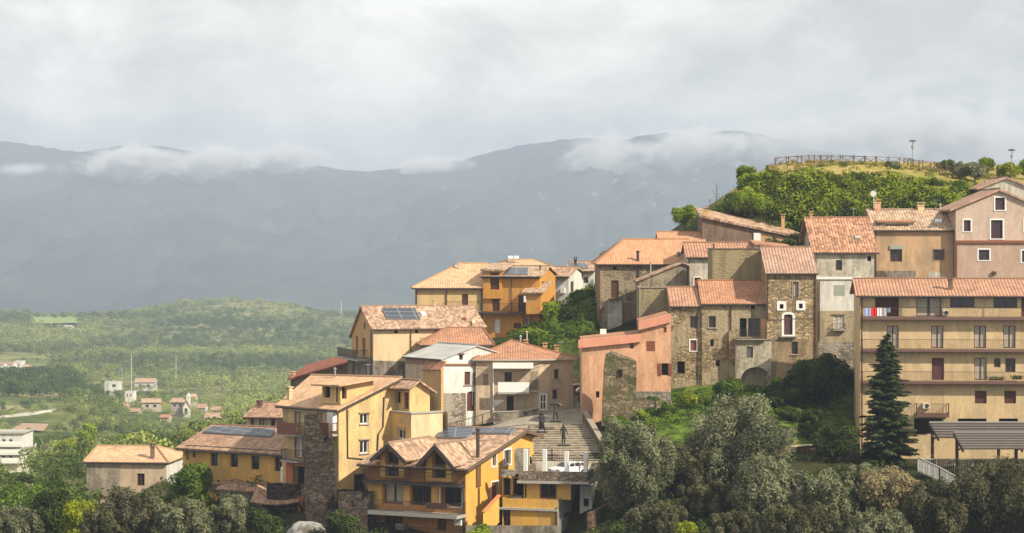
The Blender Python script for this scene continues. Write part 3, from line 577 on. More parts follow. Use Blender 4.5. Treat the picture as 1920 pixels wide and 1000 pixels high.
    def shed(s, fl, fr, bl=None, br=None, o=.3, ob=.3):
        """plane roof through the front corners (rows fl, fr) and metres of rise towards the back"""
        zl = s.z(fl); zr = s.z(fr, s.w); bl = 0 if bl is None else bl; br = bl if br is None else br; su = (zr - zl) / s.w; sv = bl / s.d
        zz = lambda u, v: zl + su * u + sv * v
        s.tops = {'F': [(0, zz(0, 0)), (s.w, zz(s.w, 0))], 'R': [(0, zz(s.w, 0)), (s.d, zz(s.w, s.d))], 'L': [(0, zz(0, s.d)), (s.d, zz(0, 0))], 'B': [(0, zz(s.w, s.d)), (s.w, zz(0, s.d))]}
        s.panels = [[(u, v, zz(u, v)) for u, v in ((-o, -o), (s.w + o, -o), (s.w + o, s.d + ob), (-o, s.d + ob))]]; return s
    def hip(s, eave, ridge, r0, r1, rv, over=.4):
        ze = s.z(eave); zr = s.z(ridge, 0, rv); z0 = ze - (zr - ze) / rv * over; a = s.upx(r0, rv); c = s.w + over if r1 is None else s.upx(r1, rv)
        s.tops = {k: [(0, ze), (f[3], ze)] for k, f in s.fac.items()}
        if r1 is None: s.tops['R'] = [(0, ze), (rv, zr), (s.d, ze)]
        q = [(-over, -over, z0), (s.w + over, -over, z0), (s.w + over, s.d + over, z0), (-over, s.d + over, z0)]; ra, rc = (a, rv, zr), (c, rv, zr)
        s.panels = [[q[0], q[1], rc, ra], [q[2], q[3], ra, rc], [q[3], q[0], ra]] + ([] if r1 is None else [[q[1], q[2], rc]])
        s.ridge = [(ra, rc), (q[0], ra), (q[3], ra)] + ([] if r1 is None else [(q[1], rc), (q[2], rc)]); return s
    def custom(s, panels, ridge=(), top=None):
        z = s.z(top); s.tops = {k: [(0, z), (f[3], z)] for k, f in s.fac.items()}; s.wpan = panels; s.wridge = list(ridge); return s
    # ---- things cut into or fixed on the walls
    def op(s, key, x0, y0, x1, y1, kind='win', **k):
        ym = (y0 + y1) / 2; a, _ = s.on(key, x0, ym); c, _ = s.on(key, x1, ym); xm = (x0 + x1) / 2; zt = s.on(key, xm, y0)[1]; zl = s.on(key, xm, y1)[1]
        s.ops[key].append(dict(a=min(a, c), c=max(a, c), z0=zl, z1=zt, kind=kind, **k)); return s
    def fbox(s, m, key, a, c, z0, z1, n0, n1):
        m.hexa([s.fp(key, x, z, n) for z in (z0, z1) for x, n in ((a, n1), (c, n1), (c, n0), (a, n0))])
    def part(s, name, key, x0, y0, x1, y1, n0, n1, mat, parent=None, label=None):
        a, zt = s.on(key, x0, y0); c, zl = s.on(key, x1, y1); m = MB(); s.fbox(m, key, a, c, zl, zt, n0, n1); o = m.build(name, mat, parent or s.root)
        if label: o['label'] = label
        return o
    def patch(s, key, pts, mat, n=.025, name='wall_patch', label=None):
        m = MB(); polys = [[s.on(key, *p) for p in pts]]
        for o in s.ops[key]:
            e = .18 if o.get('sur') else .0; a, c, z0, z1 = o['a'] - e, o['c'] + e, o['z0'] - e, o['z1'] + e + (o.get('arch') or 0) * (o['c'] - o['a']) / 2; new = []
            for p in polys:
                for r in (clip(p, 0, a, True), clip(p, 0, c, False)):
                    if r: new.append(r)
                q = clip(p, 0, a, False); q = q and clip(q, 0, c, True)
                if q:
                    for r in (clip(q, 1, z0, True), clip(q, 1, z1, False)):
                        if r: new.append(r)
            polys = new
        for q in polys:
            f = [s.fp(key, a, z, n) for a, z in q]; bk = [s.fp(key, a, z, -.01) for a, z in q]
            m.poly(f); [m.poly([f[i], f[(i + 1) % len(f)], bk[(i + 1) % len(f)], bk[i]][::-1]) for i in range(len(f))]
        o = m.build(name, mat, s.root)
        if label: o['label'] = label
        return o
    def band(s, key, a_, b_, hpx, out, mat, name='cornice'):
        (a, z0), (c, z1) = s.on(key, *a_), s.on(key, *b_); h = hpx * s.O.y / F; m = MB()
        m.hexa([s.fp(key, x, z, n) for dz in (-h, 0) for x, z, n in ((a, z0 + dz, out), (c, z1 + dz, out), (c, z1 + dz, -.02), (a, z0 + dz, -.02))]); return m.build(name, mat, s.root)
    def pipe(s, key, pts, mat=None, r=.055):
        m = MB(); m.tube([s.fp(key, *s.on(key, *p), .09) for p in pts], r, 6); return m.build('drainpipe', mat or DK, s.root)
    def balcony(s, key, x0, x1, pyf, out=1.1, h=1.0, th=.2, slabm=None, railm=None, solid=None, solidx=None, brackets=False, step=.13, rl=True):
        a, zf = s.on(key, x0, pyf); c, _ = s.on(key, x1, pyf); a, c = min(a, c), max(a, c); m = MB(); s.fbox(m, key, a, c, zf - th, zf, .003, out)
        if brackets:
            x = a + .3
            while x < c: s.fbox(m, key, x, x + .16, zf - th - .22, zf - th, .003, out * .7); x += 1.3
        b_ = m.build('balcony', slabm or CON, s.root); m = MB(); r = .02
        if rl:
            for zz in (zf + h, zf + .1): s.fbox(m, key, a, c, zz - .03, zz + .01, out - .07, out - .03); s.fbox(m, key, a, a + .04, zz - .03, zz + .01, .0, out - .07); s.fbox(m, key, c - .04, c, zz - .03, zz + .01, .0, out - .07)
            x = a
            while x <= c: s.fbox(m, key, x, x + r, zf, zf + h - .03, out - .06, out - .04); x += step
            y = .1
            while y < out - .1:
                for x in (a + .01, c - .03): s.fbox(m, key, x, x + r, zf, zf + h - .03, y, y + r)
                y += step * 1.3
            m.build('railing', railm or DK, b_)
        if solid:
            q = solidx or (x0, x1); a2, _ = s.on(key, q[0], pyf); c2, _ = s.on(key, q[1], pyf); m = MB(); s.fbox(m, key, a2, c2, zf - .05, zf + h, out - .02, out + .03); m.build('panel', solid, b_)
        return b_
    def window(s, key, o):
        a, c, z0, z1, k = o['a'], o['c'], o['z0'], o['z1'], o['kind']; dp = o.get('dp', .20); fm = o.get('fm', WD); t0 = .075
        b_ = lambda m, *q: s.fbox(m, key, *q); m = MB(); root = s.root; mid = (a + c) / 2; pane = MB()
        if k in ('win', 'win4', 'curt', 'blind', 'white'):
            for q in ((a, a + t0, z0, z1), (c - t0, c, z0, z1), (a + t0, c - t0, z1 - t0, z1), (a + t0, c - t0, z0, z0 + t0)): b_(m, *q, -dp, -dp + .07)
            if c - a > .7 or k == 'win4': b_(m, mid - .045, mid + .045, z0 + t0, z1 - t0, -dp, -dp + .065)
            if k == 'win4': zc = (z0 + z1) / 2; b_(m, a + t0, c - t0, zc - .035, zc + .035, -dp, -dp + .06)
            if k == 'curt': pass
            wn = m.build('window', fm, root)
            b_(pane, a + .01, c - .01, z0 + .01, z1 - .01, -dp - .03, -dp + .012); pane.build('pane', GL, wn)
            if k == 'curt':
                m2 = MB(); g = (c - a) * .06; b_(m2, a + t0, mid - g, z0 + .1, z1 - t0, -dp + .014, -dp + .03); b_(m2, mid + g, c - t0, z0 + .1, z1 - t0, -dp + .014, -dp + .03); m2.build('curtain', CUR, wn)
            if k == 'blind': m2 = MB(); b_(m2, a + .02, c - .02, z0 + (z1 - z0) * o.get('open', .0) + .02, z1 - .01, -dp + .08, -dp + .11); m2.build('blind', o.get('bm', BLD), wn)
        elif k == 'shut':
            b_(m, a, c, z0, z1, -dp - .02, -dp); wn = m.build('window', fm, root); m2 = MB()
            for x0, x1 in ((a + .02, mid - .012), (mid + .012, c - .02)):
                b_(m2, x0, x1, z0 + .02, z1 - .02, -dp + .003, -dp + .04); zz = z0 + .12
                while zz < z1 - .14: b_(m2, x0 + .07, x1 - .07, zz, zz + .05, -dp + .04, -dp + .065); zz += .11
            m2.build('shutter', o.get('bm', WD), wn)
        elif k == 'door':
            b_(m, a, c, z0, z1, -dp - .03, -dp); zh = z0 + .12
            for x0, x1 in ((a + .06, mid - .02), (mid + .02, c - .06)) if c - a > .9 else ((a + .08, c - .08),):
                b_(m, x0, x1, z0 + .1, z0 + (z1 - z0) * .45, -dp, -dp + .035); b_(m, x0, x1, z0 + (z1 - z0) * .5, z1 - .1, -dp, -dp + .035)
            wn = m.build('door', fm, root); m2 = MB(); b_(m2, mid + .06, mid + .10, z0 + (z1 - z0) * .45, z0 + (z1 - z0) * .47 + .06, -dp + .035, -dp + .08); m2.build('handle', GREYM, wn)
        else:   # an unglazed opening onto a dark room
            b_(m, a - .3, c + .3, z0 - .3, z1 + .3, -dp - .05, -dp - .02); wn = m.build(o.get('nm', 'opening'), o.get('bm', INT), root)
        if o.get('sur'):
            m2 = MB(); sw = o.get('sw', .16)
            for q in ((a - sw, a, z0, z1 + (sw if not o.get('arch') else 0)), (c, c + sw, z0, z1 + (sw if not o.get('arch') else 0))): b_(m2, *q, -.01, .045)
            if not o.get('arch'): b_(m2, a, c, z1, z1 + sw, -.01, .045)
            else:
                r = (c - a) / 2; hh = o['arch'] * r; N = 10
                for i in range(N):
                    q = []
                    for j, rr in ((i, 0), (i + 1, 0), (i + 1, sw), (i, sw)):
                        g = math.pi * j / N; q.append((mid - (r + rr) * math.cos(g), z1 - hh * 0 + (hh + rr) * math.sin(g)))
                    m2.hexa([s.fp(key, x, z, n) for n in (-.01, .045) for x, z in q])
            if o.get('base', 1): b_(m2, a - sw, c + sw, z0 - sw * .7, z0, -.01, .06)
            m2.build('surround', o['sur'], wn)
        if o.get('sill'): m2 = MB(); b_(m2, a - .12, c + .12, z0 - .09, z0 - .003, -.05, .13); m2.build('sill', o['sill'], wn)
        if o.get('hood'): m2 = MB(); b_(m2, a - .15, c + .15, z1 + .05, z1 + .13, -.02, .16); m2.build('lintel', o['hood'], wn)
        if o.get('leaves'):
            hw = (c - a) * .5
            for x0 in (a - hw - .02, c + .02): m2 = MB(); b_(m2, x0, x0 + hw, z0, z1, .03, .075); [b_(m2, x0 + .05, x0 + hw - .05, z0 + .1 + i * .12, z0 + .15 + i * .12, .075, .095) for i in range(int((z1 - z0 - .2) / .12))]; m2.build('shutter', o['leaves'], wn)
    def finish(s, roofm=None, th=.14, gutter=True, keys='FRLB', rname='roof', ridgem=None, back=True):
        bymat = {}
        for key in keys:
            A, d, n, w = s.fac[key]; tp = s.tops[key]; polys = [[(0, s.zb), (w, s.zb)] + tp[::-1]]; mat = s.wallm.get(key, s.wallm.get('R', s.wallm['F']) if key == 'B' and s.wallm.get('L', s.wallm['F']) is not s.wallm['F'] else s.wallm['F']); m = bymat.setdefault(mat.name, (mat, MB()))[1]
            for o in s.ops[key]:
                a, c, z0, z1 = o['a'], o['c'], o['z0'], o['z1']; new = []
                if o.get('arch'): z1 = z1 + o['arch'] * (c - a) / 2
                for p in polys:
                    for r in (clip(p, 0, a, True), clip(p, 0, c, False)):
                        if r: new.append(r)
                    q = clip(p, 0, a, False); q = q and clip(q, 0, c, True)
                    if q:
                        for r in (clip(q, 1, z0, True), clip(q, 1, z1, False)):
                            if r: new.append(r)
                polys = new; dp = o.get('dp', .20) + .02
                ring = [(a, z0), (c, z0), (c, o['z1'])]
                if o.get('arch'):
                    r_ = (c - a) / 2; N = 12; mid = (a + c) / 2; arc = [(mid + r_ * math.cos(math.pi * i / N), o['z1'] + o['arch'] * r_ * math.sin(math.pi * i / N)) for i in range(N + 1)]
                    ring += arc[1:-1]
                    for i in range(N):
                        p, q = arc[i], arc[i + 1]; m.poly([s.fp(key, *p), s.fp(key, p[0], z1), s.fp(key, q[0], z1), s.fp(key, *q)])
                ring.append((a, o['z1']))
                for i in range(len(ring)):
                    p, q = ring[i], ring[(i + 1) % len(ring)]; m.poly([s.fp(key, *p), s.fp(key, *q), s.fp(key, *q, -dp), s.fp(key, *p, -dp)])
                if o.get('arch'):
                    zz = o['z1']; s.arcfill(key, o, arc)
            for p in polys: m.poly([s.fp(key, x, z) for x, z in p])
        for mat, m in bymat.values(): m.build('wall', mat, s.root)
        for key in keys:
            for o in s.ops[key]: s.window(key, o)
        if roofm or s.panels:
            m = MB(); P_ = [[s.pt(*q) for q in p] for p in s.panels] if s.panels else s.wpan
            for p in P_: n = slab(m, list(p), th if len(P_) > 0 else .1); s.planes.append((p[0] + n * th, n))
            s.roofo = m.build(rname, roofm or CON, s.root)
            rg = [[s.pt(*q) for q in p] for p in s.ridge] if s.panels else s.wridge
            if rg:
                m = MB()
                for p, q in rg: m.tube([p + Vector((0, 0, th)), q + Vector((0, 0, th))], .13, 6)
                m.build('ridge_tiles', ridgem or roofm, s.roofo)
            if gutter and s.panels and len(s.ridge):
                m = MB(); p = P_[0]
                for i in range(len(p)):
                    q0, q1 = p[i], p[(i + 1) % len(p)]
                    if abs(q0.z - q1.z) < .02 and q0.z <= min(v.z for v in p) + .02: m.tube([q0 + Vector((0, -.05, .02)), q1 + Vector((0, -.05, .02))], .08, 6)
                m.build('gutter', DK, s.roofo)
        return s
    def arcfill(s, key, o, arc):
        dp = o.get('dp', .2); m = MB(); m.poly([s.fp(key, x, z, -dp - .01) for x, z in arc] + []); ob = m.build('fanlight' if o['kind'] != 'void' else 'arch_back', o.get('bm', GL if o['kind'] != 'void' else INT) if o['kind'] == 'void' else o.get('fm', WD), s.root)
    def antenna(s, px, v, pt_, pb):
        u = s.upx(px, v); q = s.pt(u, v); m = MB(); zt = PZ(pt_, q.y); m.tube([(q.x, q.y, PZ(pb, q.y) - .3), (q.x, q.y, zt)], .022, 5); m.bar((q.x - .1, q.y + .35, zt - .1), (q.x + .1, q.y - .35, zt - .1), .025)
        for k in range(5): f = k / 4 - .5; m.bar((q.x - .28 - .2 * f, q.y - f * .7, zt - .1), (q.x + .28 - .2 * f, q.y - f * .7, zt - .1), .02)
        return m.build('antenna', GREYM, s.roofo or s.root)
    def chimney(s, px, v, pt_, pb, wpx, mat, cap=None, dpth=None, pot=False):
        u = s.upx(px, v); q = s.pt(u, v); wd = wpx * q.y / F; zt = PZ(pt_, q.y); z0 = PZ(pb, q.y) - .5; dd = dpth or wd; m = MB()
        ang = math.atan2(s.U.y, s.U.x); m.box((q.x, q.y, (zt + z0) / 2), (wd, dd, zt - z0), ang); ch = m.build('chimney', mat, s.roofo or s.root)
        m = MB(); cp = cap or mat; m.box((q.x, q.y, zt + .05), (wd + .14, dd + .14, .1), ang)
        for a in (-1, 1): m.box((q.x + a * wd * .38 * s.U.x, q.y + a * wd * .38 * s.U.y, zt + .2), (.08, dd, .2), ang)
        m.box((q.x, q.y, zt + .34), (wd + .2, dd + .2, .07), ang); return ch, m.build('chimney_cap', cp, s.roofo or s.root)
    def flue(s, px, v, pt_, pb, mat=None, r=.09):
        u = s.upx(px, v); q = s.pt(u, v); m = MB(); zt = PZ(pt_, q.y); m.tube([(q.x, q.y, PZ(pb, q.y) - .4), (q.x, q.y, zt)], r, 8); m.tube([(q.x, q.y, zt), (q.x, q.y, zt + .06), (q.x, q.y, zt + .2)], [r * 1.6, r * 1.9, .02], 8); return m.build('flue', mat or DK, s.roofo or s.root)
    def onroof(s, i, quad, mat, name='solar_panel', lift=.08, th=.05):
        p0, n = s.planes[i]; pts = [s.ray(px, py, p0, n) for px, py in quad]; m = MB(); e1 = (pts[1] - pts[0]).normalized(); e2 = n.cross(e1)
        up = [p + n * (lift + th) for p in pts]; dn = [p + n * .01 for p in pts]; uv = [((p - pts[0]).dot(e1), (p - pts[0]).dot(e2)) for p in pts]
        m.poly(up, uv)
        for j in range(4): m.poly([dn[j], dn[(j + 1) % 4], up[(j + 1) % 4], up[j]])
        return m.build(name, mat, s.roofo or s.root)

# ================================================================ the town
# ---- ochre house with the hip roof, upper left
h = Bld('long ochre house with a hip roof, joined to the left of the bright orange house', 778, 271.2, 908, W_['ochre_l'], 0, 12)
h.hip(539, 496, 864, None, 6.0); h.op('F', 866, 552, 877.5, 580, 'shut')
for x in (781, 837, 903): h.pipe('F', [(x, 541), (x, 600)], r=.06)
h.balcony('F', 836, 904, 582, 1.0, 1.0, .18, CON); h.finish(T_['pale']); h.chimney(859, 4.5, 489, 497, 3, CON)
# ---- orange house
h = Bld('bright orange house with solar panels on its roof and a long balcony', 905, 271, 1012, W_['orange'], -13, 8.5); hO = h
h.gable_u(518, 501, 4.4, over=.5)
for q in ((923, 554, 937, 584), (972, 554, 986, 585)): h.op('F', *q, 'shut', sill=None)
h.op('F', 926, 598, 938, 625, 'door', fm=WH); h.op('F', 963, 606, 977, 616, 'win'); h.op('F', 984, 596, 996, 613, 'win', fm=WH, sur=plain('rust_trim', (.3, .1, .05)), sw=.2)
h.op('R', 1016, 528, 1022, 541, 'win'); h.op('R', 1018, 560, 1024, 578, 'win')
h.balcony('F', 905.5, 986, 585, 1.1, 1.0, .2, DK); h.pipe('F', [(959, 522), (959, 583)], r=.04); h.part('cornice', 'F', 905, 519, 1010, 523, 0, .35, DK)
h.finish(T_['faded']); h.onroof(0, [(944, 504), (941, 516), (989, 516.5), (990, 504)], SOL); h.flue(1013, 2.5, 500, 508)
w2 = Bld('', 905.5, 270.7, 941, W_['orange'], -13, 5, part_of=h, zb=PZ(560, 271)); w2.shed(508, 508, .6, o=.25); w2.op('F', 919, 511, 936, 543, 'shut'); w2.finish(T_['faded'], .2)
w3 = Bld('', 986, 268.2, 1014, W_['orange'], -13, 4.5, part_of=h, zb=PZ(588, 270)); w3.shed(549, 549, 1.0, o=.4); w3.finish(T_['faded'], .14); w3.part('awning_box', 'F', 983, 555, 986.5, 567, .02, .3, WH)
# ---- the pale houses behind it
h = Bld('tile roofed house with two white water tanks, behind the bright orange house', 930, 284, 1046, W_['far'], 8, 9); h.hip(506, 489.5, 955, 1003, 4.4); h.finish(T_['pale'])
for px in (957.5, 968.5):
    q = P(px, 484, 287.2); m = MB(); m.tube([q + Vector((-.28, 0, 0)), q + Vector((.28, 0, 0))], .26, 12); tk = m.build('water_tank', WH, None); tk['label'] = 'white rooftop water tank, %s of the pair behind the bright orange house' % ('left' if px < 960 else 'right'); tk['category'] = 'water tank'; tk['group'] = 'water tanks on the rear roof'
    m = MB(); m.tube([q + Vector((0, 0, .2)), q + Vector((0, 0, .48))], .05, 6); [m.bar(q + Vector((a, b, 0)), q + Vector((a, b, -.85)), .06) for a in (-.22, .22) for b in (-.15, .15)]; m.build('stand', GREYM, tk)
h = Bld('white house with brown side windows, just right of the bright orange house', 1035, 281, 1066, W_['white'], -18, 7); h.gable_u(518, 503, 3.4, over=.5)
h.op('F', 1038, 526, 1043, 536, 'win'); h.op('R', 1070, 528, 1076, 548, 'win'); h.finish(T_['mixd']); h.part('ac_unit', 'F', 1052, 540, 1060, 550, .02, .35, WH)
h = Bld('white house with a yellow top strip and solar panels, right of the bright orange house', 1066, 286, 1113, W_['white'], -4, 9); h.gable_u(508, 493, 4.4, over=.6); h.patch('F', [(1066, 514), (1113, 514), (1113, 508.5), (1066, 508.5)], W_['yellow'])
h.op('F', 1072, 522, 1080, 532, 'win'); h.op('F', 1095, 520, 1103, 531, 'win'); h.finish(T_['mixd']); h.onroof(0, [(1068, 496), (1070, 505), (1104, 505), (1098, 495)], SOL); h.chimney(1057 + 22, 3, 488, 497, 5, plain('dark_chimney', (.04, .035, .03)))
# ---- cream gable house with solar panels
h = Bld('cream gabled house with a solar array on its brown roof and a stained left gable', 700, 250, 843, {'F': W_['cream'], 'L': W_['gold'], 'R': W_['cream'], 'B': W_['cream']}, 17.8, 9.2); hC = h
h.gable_u(616, 577, 4.6, back=630, over=.35); h.op('F', 739, 619, 746, 625, 'void', dp=.12); h.op('F', 778, 619, 784, 624.5, 'void', dp=.12)
h.op('L', 667, 630, 671, 665, 'shut'); h.op('L', 679.5, 634, 685, 668, 'shut', bm=WDR); h.op('L', 682, 604, 685.2, 618, 'win'); h.balcony('L', 652, 690, 667, 1.2, .95, .2)
h.patch('F', [(700, 724), (770, 724), (770, 678), (700, 676)], W_['greyd'], .03); h.patch('L', [(652, 730), (699.6, 730), (699.6, 670), (652, 668)], W_['greyd'], .03)
h.pipe('F', [(770, 619), (770, 700)], WDR); h.pipe('L', [(697, 619), (697, 720)], DK)
h.finish(T_['mixd'], back=True); h.antenna(700, 4.6, 556, 577); h.onroof(0, [(716, 579.5), (725.5, 600), (788, 600), (777, 579.5)], SOL, lift=.12); h.onroof(0, [(787, 586), (791, 593), (800, 593), (796, 586)], WH, 'skylight'); h.chimney(815, 4.6, 569, 577, 4, W_['cream'])
h = Bld('brown roofed house with a small roof vent, right of the cream gabled house', 846, 253.2, 907, W_['cream'], 17.8, 9); h.gable_u(613.5, 577, 4.5, over=.3); h.finish(T_['mixd']); h.onroof(0, [(868, 597), (868, 601), (874, 601), (873, 597)], WDR, 'roof_vent', .15); h.onroof(0, [(885, 605), (885, 612), (891, 612), (890, 605)], W_['cream'], 'roof_hatch', .3)
h = Bld('low cream house under a wide terracotta hip roof, below the cream gabled house', 790, 246, 921, W_['cream'], 4, 9); h.hip(647, 617.5, 836, 905, 4.4, over=.3); h.finish(T_['terra']); h.chimney(783 + 8, .6, 640, 650, 7, W_['gold'])
# ---- grey sheet roof house with the white gable
h = Bld('old house with a grey sheet roof and a half white plastered gable over rough stone', 760, 242, 828, {'F': W_['beige'], 'R': W_['white'], 'L': W_['beige'], 'B': W_['beige']}, -55, 8)
rv = h.vpx(893); h.d = max(h.d, rv * 1.5); h.fac['R'] = (h.fac['R'][0], h.fac['R'][1], h.fac['R'][2], h.d); h.fac['L'] = (h.O + h.V * h.d, -h.V, -h.U, h.d)
zr_row = 645; h.gable_u(669, zr_row, rv, over=.25, side=.2)
c = h.pt(h.w, rv); h.tops['R'] = [(0, h.tops['R'][0][1]), (rv, h.tops['R'][1][1]), (h.d, h.tops['R'][2][1])]
h.patch('F', [(761, 682), (827, 686), (827, 674), (761, 671)], plain('weathered_board', (.25, .15, .10)), .04, 'fascia')
h.op('R', 861, 665.5, 868, 675, 'win', hood=WD); h.op('R', 871, 697, 882, 722, 'shut', sill=CON2); h.op('R', 887, 699, 897, 721, 'shut', bm=plain('bleached_wood', (.30, .25, .19)), sill=CON2)
h.op('R', 875.5, 739, 891, 771, 'door', arch=.55); h.op('R', 898, 738, 904.5, 760, 'void'); h.band('R', (829, 682), (898, 682), 3.2, .16, T_['terra'])
h.patch('R', [(829, 812), (873, 812), (873, 737), (829, 738)], S_['base'], .05, 'stone_facing'); h.patch('R', [(893, 812), (906, 812), (906, 765), (893, 765)], S_['base'], .05, 'stone_facing')
h.pipe('R', [(885, 700), (885, 760)], GREYM, .03); h.pipe('R', [(830, 676), (830, 790)], CON, .05)
h.finish(T_['sheet'], .1, back=True)
w2 = Bld('', 793, 238.2, 827, W_['gold'], -52, .3, part_of=h); w2.shed(692, 692, .35, o=.12); w2.finish(T_['terra'], .1)
m = MB(); m.tube([P(868, 800, 234.6), P(905, 778, 236.4)], .03, 5)
# ---- terracotta hipped house with the white balcony
h = Bld('pale plastered house with a hipped terracotta roof and a white panelled balcony', 892, 238.5, 1011, W_['beige'], 0, 9.5); hT = h
zE = h.z(673)
h.op('F', 946, 698, 959.5, 716, 'win4', fm=WD); h.op('F', 950, 744.5, 963, 774, 'door', arch=.35, fm=plain('black_door', (.03, .02, .02))); h.op('F', 906, 702, 915, 722, 'shut', bm=plain('bleached_wood2', (.30, .24, .17)))
w2 = Bld('', 1011, 238.5, 1075, W_['beige'], 26, 8.5, part_of=h); w2.tops = {k: [(0, zE), (f[3], zE)] for k, f in w2.fac.items()}
w2.op('F', 1007 + 6, 739.5, 1024, 768, 'win4', fm=WH, dp=.1, sur=WH, sw=.12); w2.op('F', 1039, 691.5, 1049, 712, 'win', sill=CON2, fm=plain('pale_wood', (.4, .33, .25))); w2.op('F', 1036, 731, 1045, 749, 'win', hood=CON2)
ap = P(960, 640.5, 244.5); ap2 = ap + Vector((1.2, .5, -.05)); A0 = Vector((*(h.O - Vector((.35, .35, 0))).xy, zE - .14)); A1 = Vector((*(h.fac['R'][0] + Vector((0.05, -.38, 0))).xy, zE - .14)); A2 = Vector((*(w2.fac['R'][0] + w2.U * .4 - w2.V * .4).xy, zE - .14)); A3 = Vector((A2.x - 1.5, A2.y + 8.5, zE - .14)); A4 = Vector((A0.x, A0.y + 10.2, zE - .14))
h.wpan = [[A0, A1, ap], [A1, A2, ap], [A2, A3, ap], [A3, A4, ap], [A4, A0, ap]]; h.wridge = [(A0, ap), (A2, ap)]; h.tops = {k: [(0, zE), (f[3], zE)] for k, f in h.fac.items()}; h.planes = []
h.finish(T_['terra'], .12, keys='FL'); w2.finish(None, keys='FR'); m = MB(); m.tube([A0 + Vector((0, -.05, .02)), A1 + Vector((0, -.05, .02)), A2 + Vector((0, -.05, .02))], .08, 6); m.build('gutter', CON, h.roofo)
h.balcony('F', 934, 992, 733.5, 1.3, .95, .22, CON, solid=WH, rl=False); h.part('awning', 'F', 924, 680, 1000, 690, .02, 1.35, WH); h.part('post', 'F', 924, 690, 926.3, 775, .02, .2, WH); h.part('veranda_wall', 'F', 934, 692, 990, 716, .0, .02, W_['yellow'])if 0 else None
h.balcony('F', 994, 1009, 731, 1.0, .95, .15, CON); h.part('niche_shade', 'F', 995, 697, 1008, 729, .003, .02, W_['dark_mottle']); h.patch('F', [(926, 764), (945, 752), (945, 750), (926, 750)], WH, .04); h.band('F', (892, 676), (1010, 676), 4, .12, W_['gold'])  # alcove is a flat dark panel, its recess shade painted in
for x, y, a in ((1014 - 28, 646, 3.5), (1022, 652, 3), (1044, 656, 3.2)): h.chimney(x, 6.5, y - 2, y + 8, 7, W_['gold'])
for q in ((976, 640), (988, 632)): h.flue(q[0], 7.5, q[1] - 8, q[1] + 8, CON)
h.antenna(1052, 6, 640, 660)
# small things by it
h = Bld('small cream porch building squeezed between the pale balcony house and the tall pink house', 1074, 246, 1093, W_['pale'], 6, 5, zb=None); h.shed(725, 723, .4); h.finish(T_['terra'], .12); h.part('ac_unit', 'F', 1079, 712 + 15, 1086, 736, .01, .35, WH)
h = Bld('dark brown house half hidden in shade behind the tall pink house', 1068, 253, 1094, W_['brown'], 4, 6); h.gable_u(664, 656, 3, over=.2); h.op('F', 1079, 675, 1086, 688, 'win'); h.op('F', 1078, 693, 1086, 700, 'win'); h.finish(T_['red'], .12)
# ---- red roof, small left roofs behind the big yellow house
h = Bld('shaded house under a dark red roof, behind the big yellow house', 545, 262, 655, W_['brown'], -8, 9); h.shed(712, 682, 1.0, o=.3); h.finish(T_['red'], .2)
h.chimney(541 + 8, .4, 703, 716, 7, W_['pink']); h.chimney(560, 3, 712, 718, 9, WH)
h = Bld('low house with a sagging weathered roof, left behind the big yellow house', 462, 246, 540, {'F': W_['beige'], 'L': W_['beige']}, -14, 8); h.gable_u(781, 757, 4, over=.5); h.op('F', 470, 785, 477, 800, 'win'); h.op('F', 486, 786, 500, 803, 'curt', fm=WD); h.op('F', 508, 786, 516, 800, 'shut'); h.finish(T_['brown']); h.chimney(487, 2.5, 757, 768, 9, W_['brown'])
# ---- the big yellow house
YF = {'F': W_['yellow'], 'R': W_['yellow'], 'L': W_['yellow'], 'B': W_['yellow']}
h = Bld('big yellow house with a broad pale tile roof, a roof dormer and two balconies', 530, 217, 635, YF, -45, 9.0); hY = h
vR = h.vpx(748); h.d = vR; h.fac['R'] = (h.fac['R'][0], h.V, h.U, vR); h.fac['L'] = (h.O + h.V * vR, -h.V, -h.U, vR); h.fac['B'] = (h.O + h.U * h.w + h.V * vR, -h.U, h.V, h.w)
ze = h.z(760); c = h.pt(h.w, vR); zr = PZ(711, c.y)
h.tops = {'F': [(0, ze), (h.w, ze)], 'R': [(0, ze), (vR, zr)], 'L': [(0, zr), (vR, ze)], 'B': [(0, zr), (h.w, zr)]}
sl = (zr - ze) / vR; ov = .45; PL = lambda u, v: h.pt(u, v, ze + sl * v)
Lb = h.ray(583, 707, PL(0, 0), (PL(1, 0) - PL(0, 0)).cross(PL(0, 1) - PL(0, 0)).normalized())
h.wpan = [[PL(-ov, -ov), PL(h.w + .35, -ov), PL(h.w + .35, vR), Lb]]; h.wridge = [(PL(h.w + .35, vR), Lb)]
for q in ((552, 769, 566, 801), (593, 771, 606, 797)): h.op('F', *q, 'curt', fm=WDR)
h.op('F', 554, 818, 568, 857, 'curt', fm=WH, sur=WDR, sw=.1); h.op('F', 551, 874, 572, 912, 'void', dp=.5)
for q in ((675, 776, 691, 795), (675, 826, 691, 850)): h.op('R', *q, 'win', fm=WH, sill=CON, hood=CON2)
h.op('R', 664, 889, 686, 922, 'door', fm=plain('black_door', (.03, .02, .02))); h.op('R', 641, 917, 651, 937, 'win', fm=DK)
h.balcony('F', 536, 572, 811, 1.0, 1.0, .18, CON, RUST, solid=RUST); h.balcony('F', 597, 633, 811, 1.0, 1.0, .18, CON, RUST, solid=RUST); h.balcony('F', 540, 572, 861, .9, .95, .16)
h.patch('F', [(539, 950), (574, 950), (574, 865), (539, 863)], W_['red'], .0 + .03, 'red_facing')if 0 else None
h.part('boiler_cupboard', 'F', 621, 768, 632, 808, .03, .5, WH); h.pipe('R', [(650, 768), (651, 858), (690, 862)]); h.pipe('R', [(719, 745), (717, 800), (708, 815), (706, 850)], r=.07); h.band('F', (531, 765), (634, 770), 5, .14, W_['cream'])
